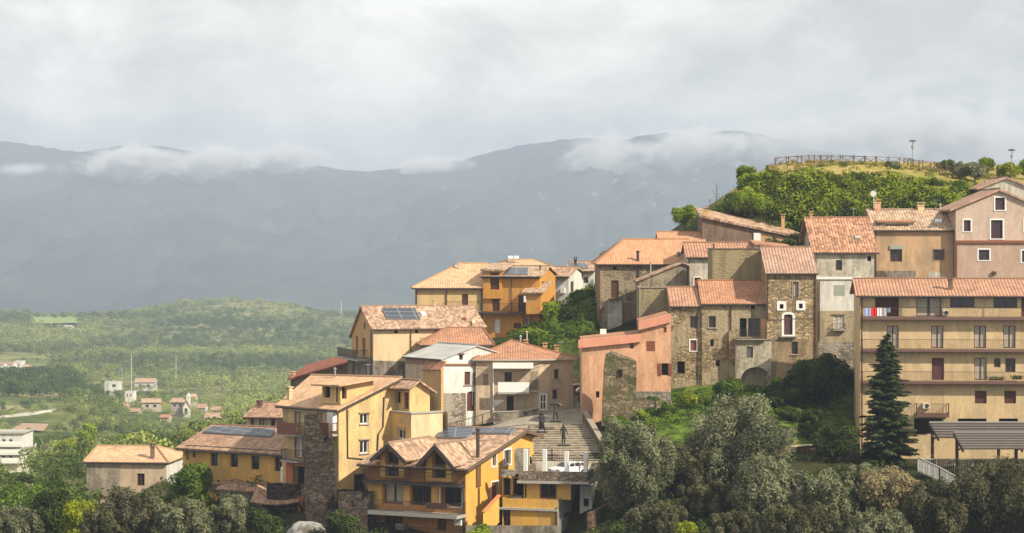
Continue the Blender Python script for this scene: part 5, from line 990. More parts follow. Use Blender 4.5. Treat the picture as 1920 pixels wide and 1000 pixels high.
# ---- rose gable house
h = Bld('rose coloured gabled house with white framed windows, upper right', 1792, 254, 1964, {'F': W_['rose_l'], 'L': W_['rose'], 'R': W_['rose'], 'B': W_['rose']}, 0, 9); h.gable_v(392, 358, 1873, over=.6, side=.35)
for q, kd in (((1807, 413, 1820, 434), 'shut'), ((1858, 413, 1880, 447.5), 'shut'), ((1866, 371, 1884, 394), 'shut'), ((1835, 468.5, 1855, 488), 'win'), ((1916, 470, 1936, 492), 'win'), ((1921, 413, 1934, 434), 'shut')): h.op('F', *q, kd, fm=plain('plum_wood', (.07, .04, .045)), bm=plain('plum_wood', (.07, .04, .045)), sur=WH, sw=.15)
h.band('F', (1792, 451), (1962, 451), 5, .22, WDR); h.patch('F', [(1792.3, 540), (1963, 540), (1963, 456), (1792.3, 456)], W_['rose'], .015); h.finish(T_['ribp'], .22, gutter=False); h.pipe('F', [(1793.5, 458), (1793.5, 525)], WDR); h.part('vent_box', 'F', 1860, 509, 1867, 515, .02, .3, WD)
h = Bld('cream gabled house behind the rose house, highest roof of the town', 1840, 276, 1936, W_['pale'], 0, 8); h.gable_v(353, 335, 1886, over=.5, side=.3); h.finish(T_['ribp'], .2, gutter=False); h.flue(1849, .5, 342, 360, CON)
# ---- apartment block
h = Bld('long sand coloured apartment block with four rows of brown edged balconies', 1612, 225, 1990, W_['apt'], -5, 10, name='apartment_building', cat='apartment building'); hA = h
h.gable_u(553.5, 525.5, 5.0, over=.6, side=.4)
h.op('F', 1641, 558, 1686, 594, 'void', dp=.9, nm='loggia_back', bm=WD); h.op('F', 1718, 558, 1765, 594, 'curt', dp=.35, fm=WD); h.op('F', 1781, 558, 1827, 577, 'win', dp=.3); h.op('F', 1863, 558, 1907, 578, 'win', dp=.3); h.op('F', 1915, 558, 1940, 594, 'shut')
for q, kd in (((1663, 611, 1685, 653), 'curt'), ((1746, 611, 1769, 653), 'curt'), ((1826, 611, 1849, 653), 'curt'), ((1881, 611, 1904, 653), 'curt'), ((1947, 670, 1969, 713), 'curt'),
              ((1747, 671, 1770, 713), 'shut'), ((1827, 671, 1850, 713), 'curt'), ((1864, 672, 1876, 689), 'win'), ((1885, 672, 1904, 698), 'win')): h.op('F', *q, kd, fm=plain('maroon_frame', (.13, .05, .045)), bm=plain('maroon_frame', (.13, .05, .045)), dp=.2)
h.op('F', 1747, 729, 1769, 773, 'blind', fm=plain('pale_door', (.5, .36, .2)), bm=plain('pale_door', (.5, .36, .2)), dp=.12)
for x in (1828, 1883, 1940): h.op('F', x, 733, x + 22, 757, 'shut', fm=WD)
for a, b in ((1714, 1766), (1796, 1850), (1873, 1909)): h.op('F', a, 785, b, 815, 'void', dp=.6, nm='garage_opening')
for i, y in enumerate((595, 655, 715)): h.balcony('F', 1617, 1988, y, .72, .95, .26, W_['apts'], DK, step=.16); h.part('slab_edge', 'F', 1617, y - 1, 1988, y + 5.4, .722, .77, plain('slab_edge', (.15, .085, .07)))
h.balcony('F', 1717, 1778, 775, 1.2, .95, .28, W_['apts'], DK); h.pipe('F', [(1615.5, 556), (1616, 860)], DK, .08)
for x in (1692, 1760 + 8, 1846): h.pipe('F', [(x, 556), (x, 594)], CON, .03)
for q in ((1730, 756, 1743, 766, 'ac_unit'), (1768, 582, 1777, 591, 'ac_unit')): m = MB(); (a, z1_), (c_, z0_) = h.on('F', q[0], q[1]), h.on('F', q[2], q[3]); h.fbox(m, 'F', a, c_, z0_, z1_, .02, .35); au = m.build('ac_unit', WH, h.root); m = MB(); cc_ = (a + c_) / 2 + .05; m.tube([h.fp('F', cc_, (z0_ + z1_) / 2, .352), h.fp('F', cc_, (z0_ + z1_) / 2, .37)], .2, 12); m.build('fan', DK, au)
h.part('facade_band', 'F', 1612.5, 554, 1617, 850, .0, .14, W_['tan']); h.finish(T_['rib']); h.antenna(1700, 5, 505, 526); h.antenna(1872, 5, 507, 526); h.chimney(1782, 1.4, 524, 549, 8, W_['brown'])
m = MB(); rnd = random.Random(4)
for x0, x1, z in ((1852, 1880, 713), (1896, 1915, 711)):
    a, zz = h.on('F', x0, z); c_, _ = h.on('F', x1, z); m.hexa([h.fp('F', a, zz - .1, .6), h.fp('F', c_, zz - .1, .6), h.fp('F', c_, zz - .1, .4), h.fp('F', a, zz - .1, .4), h.fp('F', a, zz + .1, .6), h.fp('F', c_, zz + .1, .6), h.fp('F', c_, zz + .1, .4), h.fp('F', a, zz + .1, .4)])
    V, Q_, tn = leaf_cloud([tuple(h.fp('F', a + (c_ - a) * i / 6, zz + .2, .5)) for i in range(7)], [.2] * 7, 160, .16, np.random.default_rng(3)); pb_ = thing('flower_box', h.fp('F', (a + c_) / 2, zz, .5), 'planted flower box on the third balcony, %s one' % ('longer left' if x0 < 1880 else 'shorter right'), 'flower box', 'flower boxes on the apartment balcony'); fastmesh('plant', V, Q_, LM['green'], pb_, tn)
    mb_ = MB(); mb_.hexa([h.fp('F', x, y, n) for y in (zz, zz + .18) for x, n in ((a, .62), (c_, .62), (c_, .4), (a, .4))]); mb_.build('trough', WD, pb_)
# washing on the top balcony
for i, (a, b, col, nm) in enumerate(((1621, 1632, (.30, .36, .60), 'blue'), (1633, 1643.5, (.60, .03, .04), 'bright red'), (1645, 1653.5, (.68, .64, .62), 'white'), (1655, 1662.5, (.62, .55, .56), 'pinkish white'), (1663.5, 1670, (.36, .48, .60), 'pale blue short'))):
    m = MB(); rnd = random.Random(i); N = 8; y1 = 577.5; y2 = 593 if i < 4 else 586
    if i == 4: y1 = 577
    for k_ in range(N):
        f0, f1 = k_ / N, (k_ + 1) / N
        w0, w1 = .03 * math.sin(f0 * 9 + i), .03 * math.sin(f1 * 9 + i); Yq = 225 - .86
        p = lambda f, y, w_: P(a + (b - a) * f, y, Yq - w_)
        m.hexa([p(f0, y2, w0), p(f1, y2, w1), p(f1, y2, w1 - .02), p(f0, y2, w0 - .02), p(f0, y1, w0), p(f1, y1, w1), p(f1, y1, w1 - .02), p(f0, y1, w0 - .02)])
    setp(m.build('hanging_cloth', plain('cloth_' + nm.replace(' ', '_'), col, .95, .05, var=.15), None), nm + ' cloth hung over the rail of the top apartment balcony', 'laundry', 'washing on the top balcony')
# ---- white block far left and the hamlet in the valley
h = Bld('white four storey apartment block alone on the valley side, far left', -40, 570, 43, W_['white'], 0, 12, name='apartment_building', cat='apartment building'); h.flat(813, CON, .3, .5)
for y in (824, 843, 855):
    for x in (4, 17): h.op('F', x + (y == 843) * 4, y, x + 6 + (y == 843) * 4, y + 6, 'win', dp=.4)
for y in (834, 849, 865): h.balcony('F', -40, 43, y, 1.4, .9, .4, WH, rl=False, solid=WH)
k = Bld('', 43, 571, 66, W_['white'], 10, 9, part_of=h); k.flat(840, CON, .3, .2); k.op('F', 50, 848, 55, 853, 'win', dp=.3); k.finish(CON); h.finish(CON)
def far(label, x0, x1, Y, eave, ridge, wm, rm, yaw=0, win=((.2, .35), (.6, .75)), depth=9, group='small houses in the valley', base=None):
    """set the house at the first distance where the ground shows on its foot row"""
    if base: eave -= 3; ridge -= 4
    base = base or eave + 14; yy = np.linspace(Y * .72, Y * 1.5, 160); xx = (np.full(160, (x0 + x1) / 2) - 960) * yy / F; rows = HZ - ground_mesh(xx, yy) / yy * F
    k = int(np.argmin(np.abs(rows - base) + np.abs(yy / Y - 1) * 4)); Y = float(yy[k])
    h = Bld(label, x0, Y, x1, W_[wm], yaw, depth * Y / 1100 if Y > 900 else depth, group=group); h.gable_u(eave, ridge, h.d / 2, over=.5, side=.3) if rm else h.flat(eave)
    w_ = x1 - x0
    for a, b in win: h.op('F', x0 + a * w_, eave + 4, x0 + b * w_, eave + 9, 'void', dp=.3, nm='window')
    h.finish(T_[rm] if rm else CON, gutter=False); return h
far('grey white unfinished house on the valley knoll, left of the poles', 196, 222, 1200, 720, 714, 'white', None, 0, ((.55, .8),), base=744)
far('low white annex below the unfinished house on the knoll', 234, 250, 1180, 738, 730, 'white', None, base=758)
far('long low white roofed house beside the tall poles', 252, 290, 1260, 720, 714, 'white', 'faded', base=730)
far('cream house with an orange roof, left of the little church', 266, 302, 1080, 758, 752, 'far', 'faded', 12, base=778)
hch = far('brown roofed church nave with pale walls in the hamlet', 320, 346, 1060, 757, 751, 'far', 'faded', -10, base=786); k = Bld('', 343, hch.O.y - 3, 357, W_['white'], 8, 6, part_of=hch); k.gable_v(764, 752, 350, over=.2); k.op('F', 346, 766, 351, 775, 'void', nm='window'); k.finish(T_['faded'], gutter=False); m = MB(); q = P(353, 753, hch.O.y + 2); m.box(q, (1.5, 1.5, 4)); m.tube([q + Vector((0, 0, 2)), q + Vector((0, 0, 3.4))], [1.0, .1], 4); m.build('belfry', W_['white'], hch.root)
far('white cottage with a pink roof, right of the church', 371, 385, 1090, 768, 762, 'white', 'ribp', base=782); far('low terracotta roofed barn right of the white cottage', 384, 412, 1040, 786, 779, 'far', 'mixd', 0, ((.3, .4),), base=796)
far('pink roofed cottage below the orange roofed house', 244, 260, 1000, 775, 770, 'far', 'ribp', base=786); far('stone coloured barn at the foot of the church', 300, 316, 1010, 783, 778, 'beige', 'terra')
far('white farmhouse on the left hillside, middle of three', 10, 24, 1600, 683, 679, 'white', 'ribp'); far('white box shaped farmhouse on the left hillside, right of three', 24, 40, 1590, 678, 674, 'white', None); far('white farmhouse on the left hillside, cut by the photo edge', -14, 6, 1610, 684, 680, 'white', 'ribp'); far('orange walled cottage beside the white farmhouses', 42, 54, 1580, 688, 684, 'gold', 'faded')
far('small beige barn at the left edge of the hamlet', 226, 238, 1100, 764, 759, 'beige', 'mixd', 0, (), base=774); far('pale cottage behind the church roof', 352, 366, 1150, 748, 743, 'far', 'faded', 0, ((.3, .6),), base=758); far('low stone cottage between the cream house and the church', 304, 317, 1100, 764, 759, 'beige', 'faded', 0, ((.3, .6),), base=776); far('lone white cottage on the slope right of the second mast', 372, 384, 1400, 722, 718, 'white', 'faded', 0, (), base=730); far('long beige farmhouse at the right end of the hamlet', 396, 418, 1120, 772, 767, 'far', 'mixd', 0, ((.2, .35), (.6, .75)), base=783)
far('beige cottage just left of the sagging roofed house', 448, 462, 560, 792 - 2, 783, 'far', 'mixd', 0, ()); far('pale pink house among trees on the valley floor, right part', 463, 480, 1230, 744, 740, 'far', 'ribp'); far('white house half hidden on the slope behind the hamlet', 418, 434, 1350, 742, 738, 'white', None, 0, ())
far('small teal roofed barn in the meadow on the ridge', 119, 133, 2150, 613, 610.5, 'far', 'sheet', 0, ())

# ================================================================ street, steps, walls, furniture
STR, t, b = newmat('street_paving'); setc(b, (.3, .26, .2), .9, .2); v = ocoord(t); n1_ = noi(t, v, .5, 6, .7); n2_ = noi(t, v, 6, 4, .7)
col = ramp(t, mth(t, 'ADD', mth(t, 'MULTIPLY', n1_, .6), mth(t, 'MULTIPLY', n2_, .4)), [(.36, (.17, .14, .11)), (.5, (.30, .265, .21)), (.64, (.40, .35, .28))]); t.links.new(col, b.inputs['Base Color']); bump(t, b, n2_, .4, .03)
def sheet(name, pts, mat, lift=.02, n=18):
    """a ground-hugging sheet over a 4-cornered patch given as plan points (x,y)"""
    a, b_, c, d = [Vector((*p, 0)) for p in pts]; V = []
    for i in range(n + 1):
        for j in range(n + 1): q = a.lerp(b_, j / n).lerp(d.lerp(c, j / n), i / n); V.append((q.x, q.y, gz1(q.x, q.y) + lift))
    idx = np.arange((n + 1) ** 2).reshape(n + 1, n + 1); Q = np.stack([idx[:-1, :-1], idx[:-1, 1:], idx[1:, 1:], idx[1:, :-1]], -1).reshape(-1, 4); o = fastmesh(name, V, Q, mat, smooth=True); return setp(o, kind='structure')
xy = lambda px, Y: (PX(px, Y).x, Y)
sheet('street', [xy(850, 219), xy(1003, 219), xy(1003, 230.5), xy(850, 237)], STR, .12); sheet('street', [xy(900, 230.6), xy(1092, 230.6), xy(1084, 246), xy(1040, 246)], STR, .16)
sheet('parking_yard', [xy(985, 210), xy(1100, 210), xy(1110, 213.2), xy(990, 213.2)], STR, .16)
# the broad steps: a row of slabs climbing away
sx0, sx1 = PX(998, 214).x, PX(1128, 214).x; m = MB(); N = 17; z0 = PZ(869, 213.5); z1 = PZ(797, 230) + .15
STP, t, b = newmat('step_stone'); setc(b, (.33, .28, .21), .9, .2); v = ocoord(t); t.links.new(ramp(t, noi(t, mapping(t, v, (1, 1, 3)), 1.6, 6, .7), [(.35, (.17, .14, .10)), (.52, (.34, .29, .215)), (.68, (.44, .39, .30))]), b.inputs['Base Color'])
stp = thing('steps', ((sx0 + sx1) / 2, 213.4, z0 - .3), 'broad flight of worn stone steps climbing between the pink house and the street', 'steps')
for i in range(N):
    za = z0 + (z1 - z0) * (i + 1) / N; ya = 213.4 + i * 16.8 / N; yb = ya + 16.8 / N; m = MB(); xa = sx0 - i * .05 + .9 * max(0, i - 8) / 9; xb = sx1 + .8 - i * .075
    m.hexa([Vector(q) for q in ((xa, ya, za - 1.2), (xb, ya, za - 1.2), (xb, yb, za - 1.2), (xa, yb, za - 1.2), (xa, ya, za - .004), (xb, ya, za - .004), (xb, yb, za - .004), (xa, yb, za - .004))])
    m.hexa([Vector(q) for q in ((xa - .02, ya - .05, za - .075), (xb + .02, ya - .05, za - .075), (xb + .02, ya + .3, za - .075), (xa - .02, ya + .3, za - .075), (xa - .02, ya - .05, za), (xb + .02, ya - .05, za), (xb + .02, ya + .3, za), (xa - .02, ya + .3, za))]); m.build('step', STP, stp)
def wall_run(label, pts, h, th, mat, name='stone_wall', cat='wall', cap=None):
    """wall along plan points (px, Y, row of its top)"""
    a = pts[0]; o = thing(name, (*xy(a[0], a[1]), gz1(*xy(a[0], a[1]))), label, cat); m = MB()
    for (x0, y0, r0), (x1, y1, r1) in zip(pts, pts[1:]):
        p, q = P(x0, r0, y0), P(x1, r1, y1); n = (q - p).cross(Vector((0, 0, 1))).normalized() * th / 2; zb0 = min(gz1(p.x, p.y), p.z - h) - .5; zb1 = min(gz1(q.x, q.y), q.z - h) - .5
        m.hexa([Vector((*(p + n).xy, zb0)), Vector((*(q + n).xy, zb1)), Vector((*(q - n).xy, zb1)), Vector((*(p - n).xy, zb0)), p + n, q + n, q - n, p - n])
    m.build('wall', mat, o)
    if cap:
        m = MB()
        for (x0, y0, r0), (x1, y1, r1) in zip(pts, pts[1:]): m.bar(P(x0, r0, y0) + Vector((0, 0, .05)), P(x1, r1, y1) + Vector((0, 0, .05)), th + .12, .1)
        m.build('coping', cap, o)
    return o
wall_run('dark stone parapet climbing along the right edge of the broad steps', [(1140, 214, 846), (1098, 231, 775), (1090, 240, 757)], 1.0, .4, S_['ruin'], cap=CON2)
wall_run('low stone kerb wall in front of the pale balcony house', [(925, 237.2, 774), (985, 237.0, 771), (1010, 237.4, 765)], .5, .35, S_['base'], cap=CON)
wall_run('short sloping wall in front of the pale balcony house, right end', [(1020, 239, 757), (1072, 243.2, 741)], .8, .3, S_['ruin'])
wall_run('rubble retaining wall below the tall pink house', [(1190, 229.5, 742), (1225, 229.8, 752), (1262, 234, 752)], 1.5, .6, S_['wallg'])
wall_run('low field wall across the dark olive grove', [(1250, 213, 838), (1330, 215, 848), (1520, 218, 836), (1610, 219, 833)], 1.2, .5, stone('stone_grove', (.17, .10, .075), None, .4, 2., seed=41.), cap=plain('pale_coping', (.42, .33, .24)))
wall_run('pale stone edge beside the dark olives, lower right of the annex', [(1105, 201, 962), (1125, 205, 952), (1150, 208, 935)], 1.2, .4, stone('stone_path', (.16, .09, .065), None, .4, 2., seed=43.))
wall_run('dry stone terrace edge on the green slope under the long stone house', [(1196, 233.5, 762), (1250, 231.5, 780), (1330, 230, 776), (1380, 232, 768)], .5, .5, S_['wallg'])
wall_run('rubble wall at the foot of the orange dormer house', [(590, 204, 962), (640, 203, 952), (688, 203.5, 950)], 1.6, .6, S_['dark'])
# dark metal statues on the steps
BRZ = plain('dark_bronze', (.022, .018, .018), .5, .5)
def statue(px, pyf, Y, H, label, pose):
    x = PX(px, Y).x; zf = PZ(pyf, Y); o = thing('statue', (x, Y, zf - .12), label, 'statue', 'dark statues on the steps'); s = H / 1.75; m = MB(); m.box((x, Y, zf - .06), (1.1 * s, .8 * s, .12)); m.build('plinth', BRZ, o)
    J = dict(pel=(0, 0, .95), ch=(0, .02, 1.28), nk=(0, .03, 1.47), hd=(0, -.01, 1.62), tp=(0, -.01, 1.76), ls=(-.19, .02, 1.40), rs=(.19, .02, 1.40)); J.update(pose)
    E = [('pel', 'ch'), ('ch', 'nk'), ('nk', 'hd'), ('hd', 'tp'), ('ch', 'ls'), ('ls', 'le'), ('le', 'lh'), ('ch', 'rs'), ('rs', 're'), ('re', 'rh'), ('pel', 'lk'), ('lk', 'la'), ('la', 'lt'), ('pel', 'rk'), ('rk', 'ra'), ('ra', 'rt')]
    Rr = dict(pel=.17, ch=.19, nk=.065, hd=.115, tp=.085, ls=.085, rs=.085, le=.055, re=.055, lh=.045, rh=.045, lk=.085, rk=.085, la=.055, ra=.055, lt=.05, rt=.05); ks = list(J)
    me = bpy.data.meshes.new('figure'); me.from_pydata([tuple(c * s for c in J[k]) for k in ks], [(ks.index(a), ks.index(b)) for a, b in E], []); me.materials.append(BRZ); f = bpy.data.objects.new('figure', me); C.objects.link(f); f.parent = o; f.location = (0, 0, .12)
    md = f.modifiers.new('skin', 'SKIN'); 
    for i, k in enumerate(ks): me.skin_vertices[0].data[i].radius = (Rr[k] * s, Rr[k] * s * .85); me.skin_vertices[0].data[i].use_root = (k == 'pel')
    sb = f.modifiers.new('sub', 'SUBSURF'); sb.levels = sb.render_levels = 2; return o
st1 = statue(1015.5, 809, 221.5, 1.75, 'dark bronze figure with spread legs and a pack, left statue on the steps', dict(le=(-.38, -.05, 1.15), lh=(-.42, -.2, .9), re=(.34, .02, 1.12), rh=(.30, -.18, .88), lk=(-.2, -.06, .5), la=(-.26, .02, .1), lt=(-.28, -.14, .04), rk=(.2, -.08, .5), ra=(.28, .04, .1), rt=(.3, -.12, .04)))
m = MB(); q = st1.location; m.box((q.x, q.y + .22, q.z + 1.45), (.42, .26, .55)); m.box((q.x, q.y, q.z + 1.93), (.34, .34, .05)); m.box((q.x, q.y + .2, q.z + .72), (.5, .12, .75)); m.build('pack', BRZ, st1)
st2 = statue(1041.5, 789, 227, 1.75, 'dark bronze figure striding with a bundle on its shoulders, upper statue on the steps', dict(le=(-.36, -.1, 1.42), lh=(-.3, -.12, 1.66), re=(.36, -.08, 1.36), rh=(.34, -.14, 1.62), lk=(-.15, -.2, .52), la=(-.2, -.12, .1), lt=(-.2, -.3, .05), rk=(.16, .05, .5), ra=(.2, .25, .12), rt=(.2, .12, .03)))
m = MB(); q = st2.location; m.tube([(q.x - .55, q.y + .05, q.z + 1.62), (q.x - .2, q.y + .05, q.z + 1.72), (q.x + .3, q.y + .05, q.z + 1.68), (q.x + .62, q.y + .05, q.z + 1.5)], [.1, .17, .17, .08], 8); m.build('bundle', BRZ, st2)
st3 = statue(1056.5, 834, 215.3, 1.8, 'slim dark bronze figure with one arm raised, lowest statue on the steps', dict(le=(-.3, -.04, 1.15), lh=(-.26, -.2, .95), re=(.3, -.04, 1.1), rh=(.42, -.1, .82), lk=(-.1, -.06, .5), la=(-.1, .02, .1), lt=(-.11, -.14, .04), rk=(.12, -.02, .5), ra=(.1, .06, .1), rt=(.12, -.1, .04)))
m = MB(); q = st3.location; m.tube([(q.x + .02, q.y, q.z + 1.8), (q.x + .05, q.y, q.z + 2.1)], [.05, .02], 6); m.build('staff', BRZ, st3)
# white car on the terrace yard
CARW = plain('car_white', (.70, .71, .72), .25, .6, var=0); TYR = plain('rubber', (.015, .015, .015), .8, .2)
def car(px, py, Y, ang, label):
    c = P(px, py, Y); o = thing('parked_car', c, label, 'car'); R = Matrix.Rotation(math.radians(ang), 3, 'Z'); T = lambda x, y, z: c + R @ (Vector((x, y, z)) * .84)
    side = [(-2.0, .35), (-2.02, .75), (-1.75, .95), (-1.0, 1.03), (-.35, 1.45), (.7, 1.52), (1.5, 1.42), (1.95, 1.0), (2.0, .4)]; m = MB(); n = len(side); prs = []
    for k, (w_, in_) in enumerate(((.80, 0), (.84, .0))): pass
    wid = lambda z: .86 if z < 1.02 else .86 - (z - 1.02) * .42
    L = [T(x, -wid(z), z) for x, z in side]; Rr = [T(x, wid(z), z) for x, z in side]; m.poly(L); m.poly(Rr[::-1])
    for i in range(n): j = (i + 1) % n; m.poly([L[i], L[j], Rr[j], Rr[i]][::-1])
    bd = m.build('body', CARW, o); md = bd.modifiers.new('bevel', 'BEVEL'); md.width = .07; md.segments = 3; md.limit_method = 'ANGLE'
    for nm, q in (('windscreen', [(-.98, 1.06), (-.40, 1.42)]), ('rear_window', [(1.53, 1.38), (1.90, 1.05)])):
        m = MB(); (x0, z0), (x1, z1) = q; s = -1 if nm[0] == 'w' else 1; m.poly([T(x0 + s * .03, -wid(z0) + .1, z0 + .03), T(x0 + s * .03, wid(z0) - .1, z0 + .03), T(x1 + s * .03, wid(z1) - .08, z1 + .03), T(x1 + s * .03, -wid(z1) + .08, z1 + .03)]); m.build(nm, GL, bd)
    for y in (-1, 1):
        for x0, x1, a in ((-.78, .12, 1), (.2, .98, 0), (1.05, 1.6, 2)):
            m = MB(); zt = 1.40; e = .018; q = [(x0 + (.0), 1.06), (x1, 1.06), (x1 - (.22 if a == 2 else 0), zt - (.04 if a == 2 else 0)), (x0 + (.5 if a == 1 else 0), zt)]; m.poly([T(x, y * (wid(z) + e), z) for x, z in q]); m.build('side_window', GL, bd)
        for x in (-1.25, 1.3):
            m = MB(); m.tube([T(x, y * .66, .33), T(x, y * .89, .33)], .33, 18); wh = m.build('wheel', TYR, o); m = MB(); m.tube([T(x, y * .885, .33), T(x, y * .90, .33)], .2, 12); m.build('rim', GREYM, wh)
        m = MB(); m.box(T(-1.99, y * .6, .72), (.12, .32, .16), math.radians(ang)); m.build('headlight', GREYM, o)
        m = MB(); m.box(T(-.75, y * .97, 1.06), (.14, .18, .12), math.radians(ang)); m.build('mirror', CARW, bd)
    return o
car(1066, 893.0, 209.0, 40, 'white hatchback parked on the yard behind the white terrace pillars')
# railing of the steps with faded red netting
def rail(label, pts, h, name='railing', step=.16, mat=DK, post=1.6, cat='railing', r=.035, mid=True):
    a = pts[0]; o = thing(name, P(*a), label, cat); m = MB(); mp = []
    for p0, p1 in zip(pts, pts[1:]):
        p, q = P(*p0), P(*p1); L = (q - p).length; up = Vector((0, 0, h)); m.bar(p + up, q + up, r * 1.6); m.bar(p + Vector((0, 0, .12)), q + Vector((0, 0, .12)), r)
        for i in range(int(L / step) + 1): c = p.lerp(q, i * step / L); m.bar(c, c + up, r * .6)
        k = max(1, round(L / post)); mp += [p.lerp(q, i / k) for i in range(k + 1)]
    m.build('rails', mat, o)
    for c in mp: m = MB(); m.box(c + Vector((0, 0, h / 2)), (r * 2.2, r * 2.2, h + .06)); m.build('post', mat, o)
    return o
rail('pale sloping railing with rust marks beside the lowest steps', [(1000, 846, 210.6), (1035, 862, 209.6), (1095, 880, 208.6)], 1.0, mat=plain('rusty_white', (.5, .36, .30), var=.5))
rail('dark handrail along the pale balcony house street', [(845, 812, 233), (905, 795, 236.0), (930, 786, 236.6)], .9, step=.6)
rail('pale metal railing round the pergola terrace', [(1722, 884, 206), (1960, 884, 206)], 1.05, mat=plain('pale_metal', (.42, .40, .37)), step=.17)
rail('white slatted fence running forward from the pergola terrace corner', [(1722, 884, 206), (1762, 903, 200), (1800, 925, 195)], 1.15, mat=plain('weathered_white', (.42, .41, .38)), step=.22, name='fence', cat='fence', r=.06)
# pergolas: tilted slatted roofs on dark posts
def pergola(x0, x1, Yf, r_hi, r_lo, r_base, label, nsl=7, dy=3.2):
    o = thing('pergola', (PX((x0 + x1) / 2, Yf).x, Yf, PZ(r_base, Yf)), label, 'pergola', 'pergolas in front of the apartment block'); Yb = Yf + dy; hi0, hi1 = P(x0, r_hi, Yb), P(x1, r_hi, Yb); lo0, lo1 = P(x0 + 18, r_lo, Yf), P(x1 + 18, r_lo, Yf); WDD = plain('pergola_wood', (.05, .035, .028), .8)
    m = MB(); m.bar(hi0, hi1, .16, .14); m.build('edge_beam', WH if 0 else plain('pale_beam', (.28, .27, .25)), o)
    sd = (lo0 - hi0).normalized(); nr = sd.cross(Vector((1, 0, 0))).normalized()
    for i in range(nsl):
        f = (i + .6) / nsl; p, q = hi0.lerp(lo0, f), hi1.lerp(lo1, f); wv = sd * ((lo0 - hi0).length / nsl * .29); tv = nr * .03; m = MB(); m.hexa([p - wv - tv, q - wv - tv, q + wv - tv, p + wv - tv, p - wv + tv, q - wv + tv, q + wv + tv, p + wv + tv]); m.build('slat', plain('slat_brown', (.06, .042, .034), .6), o)
        m = MB(); m.bar(p - wv + Vector((0, 0, .06)), q - wv + Vector((0, 0, .06)), .07, .05); m.build('slat_edge', plain('pale_beam', (.28, .27, .25)), o)
    n = 3
    for i in range(n):
        a, b_ = hi0.lerp(hi1, i / (n - 1)), lo0.lerp(lo1, i / (n - 1)); m = MB(); m.bar(a + Vector((0, 0, -.14)), b_ + Vector((0, 0, -.14)), .14, .22); mid = a.lerp(b_, .35); g_ = gz1(mid.x, mid.y); m.build('rafter', WDD, o)
        m = MB(); m.box((mid.x, mid.y, (mid.z + g_) / 2 - .1), (.24, .24, mid.z - g_)); m.bar(Vector((mid.x, mid.y, mid.z - 1.0)), b_.lerp(mid, .3) + Vector((0, 0, -.2)), .12); m.build('post', WDD, o)
pergola(1742, 1990, 210, 792, 822, 872, 'rear slatted pergola with a pale top beam, nearer the apartment block', 6)
pergola(1788, 2010, 203, 811, 843, 905, 'front slatted pergola with a pale top beam, nearer the olive trees', 7)
# rustic fences on the castle hill
FW = plain('fence_wood', (.16, .105, .075), .9)
def fence(label, pts, h=1.05, sp=1.45, grp='rustic fences on the castle hill'):
    a = pts[0]; o = thing('wooden_fence', (*xy(a[0], a[1]), gz1(*xy(a[0], a[1]))), label, 'fence', grp); C_ = []
    for (x0, y0), (x1, y1) in zip(pts, pts[1:]):
        p, q = Vector((*xy(x0, y0), 0)), Vector((*xy(x1, y1), 0)); k = max(1, round((q - p).length / sp)); C_ += [p.lerp(q, i / k) for i in range(k + (pts[-1] == (x1, y1)))]
    for c in C_: c.z = gz1(c.x, c.y)
    for c in C_: m = MB(); m.tube([c + Vector((0, 0, -.3)), c + Vector((0, 0, h + .12))], .06, 6); m.build('post', FW, o)
    for c, d in zip(C_, C_[1:]):
        m = MB(); m.tube([c + Vector((0, 0, h)), d + Vector((0, 0, h))], .032, 5); m.tube([c + Vector((0, 0, .12)), d + Vector((0, 0, h - .08))], .025, 5); m.tube([c + Vector((0, 0, h - .08)), d + Vector((0, 0, .12))], .025, 5); m.build('rail', FW, o)
fence('long rustic cross rail fence along the skyline of the castle hill', [(1453, 300.5), (1580, 303), (1708, 303)])
fence('rustic fence slanting down the left end of the castle hill path', [(1455, 297), (1527, 295), (1551, 292)])
fence('middle rustic fence at the edge of the dry slope above the hedge', [(1551, 291.5), (1600, 290), (1642, 289)])
fence('rustic fence right of the tall lamp, near the olive bush', [(1695, 300), (1730, 298), (1775, 296.5)])
fence('lower rustic fence right of the tall lamp', [(1702, 292), (1745, 290), (1780, 289)])
fence('short rustic fence beside the big grey olive on the castle hill', [(1840, 295), (1870, 295), (1905, 296)])
def lamp(px, Y, ptop, label):
    x = PX(px, Y).x; g = gz1(x, Y); zt = PZ(ptop, Y); o = thing('street_lamp', (x, Y, g), label, 'street lamp', 'lamps on the castle hill'); m = MB(); m.tube([(x, Y, g - .2), (x, Y, g + .9), (x, Y, g + 1), (x, Y, zt)], [.09, .09, .055, .045], 8); m.build('pole', GREYM, o)
    m = MB(); m.tube([(x, Y, zt - .05), (x, Y, zt + .06), (x, Y, zt + .16)], [.42, .44, .08], 14); m.build('lamp_shade', plain('lamp_dark', (.06, .06, .065)), o); m = MB(); m.tube([(x, Y, zt - .95), (x, Y, zt - .85), (x, Y, zt - .55), (x, Y, zt - .5)], [.07, .16, .14, .05], 10); m.build('lantern', GREYM, o)
    m = MB(); m.box((x + .05, Y - .16, zt - .3), (.2, .14, .14)); m.build('bracket', GREYM, o)
lamp(1711, 300, 265, 'tall grey park lamp at the right end of the skyline fence'); lamp(1897, 290, 282, 'grey park lamp rising from the shrubs at the right edge')
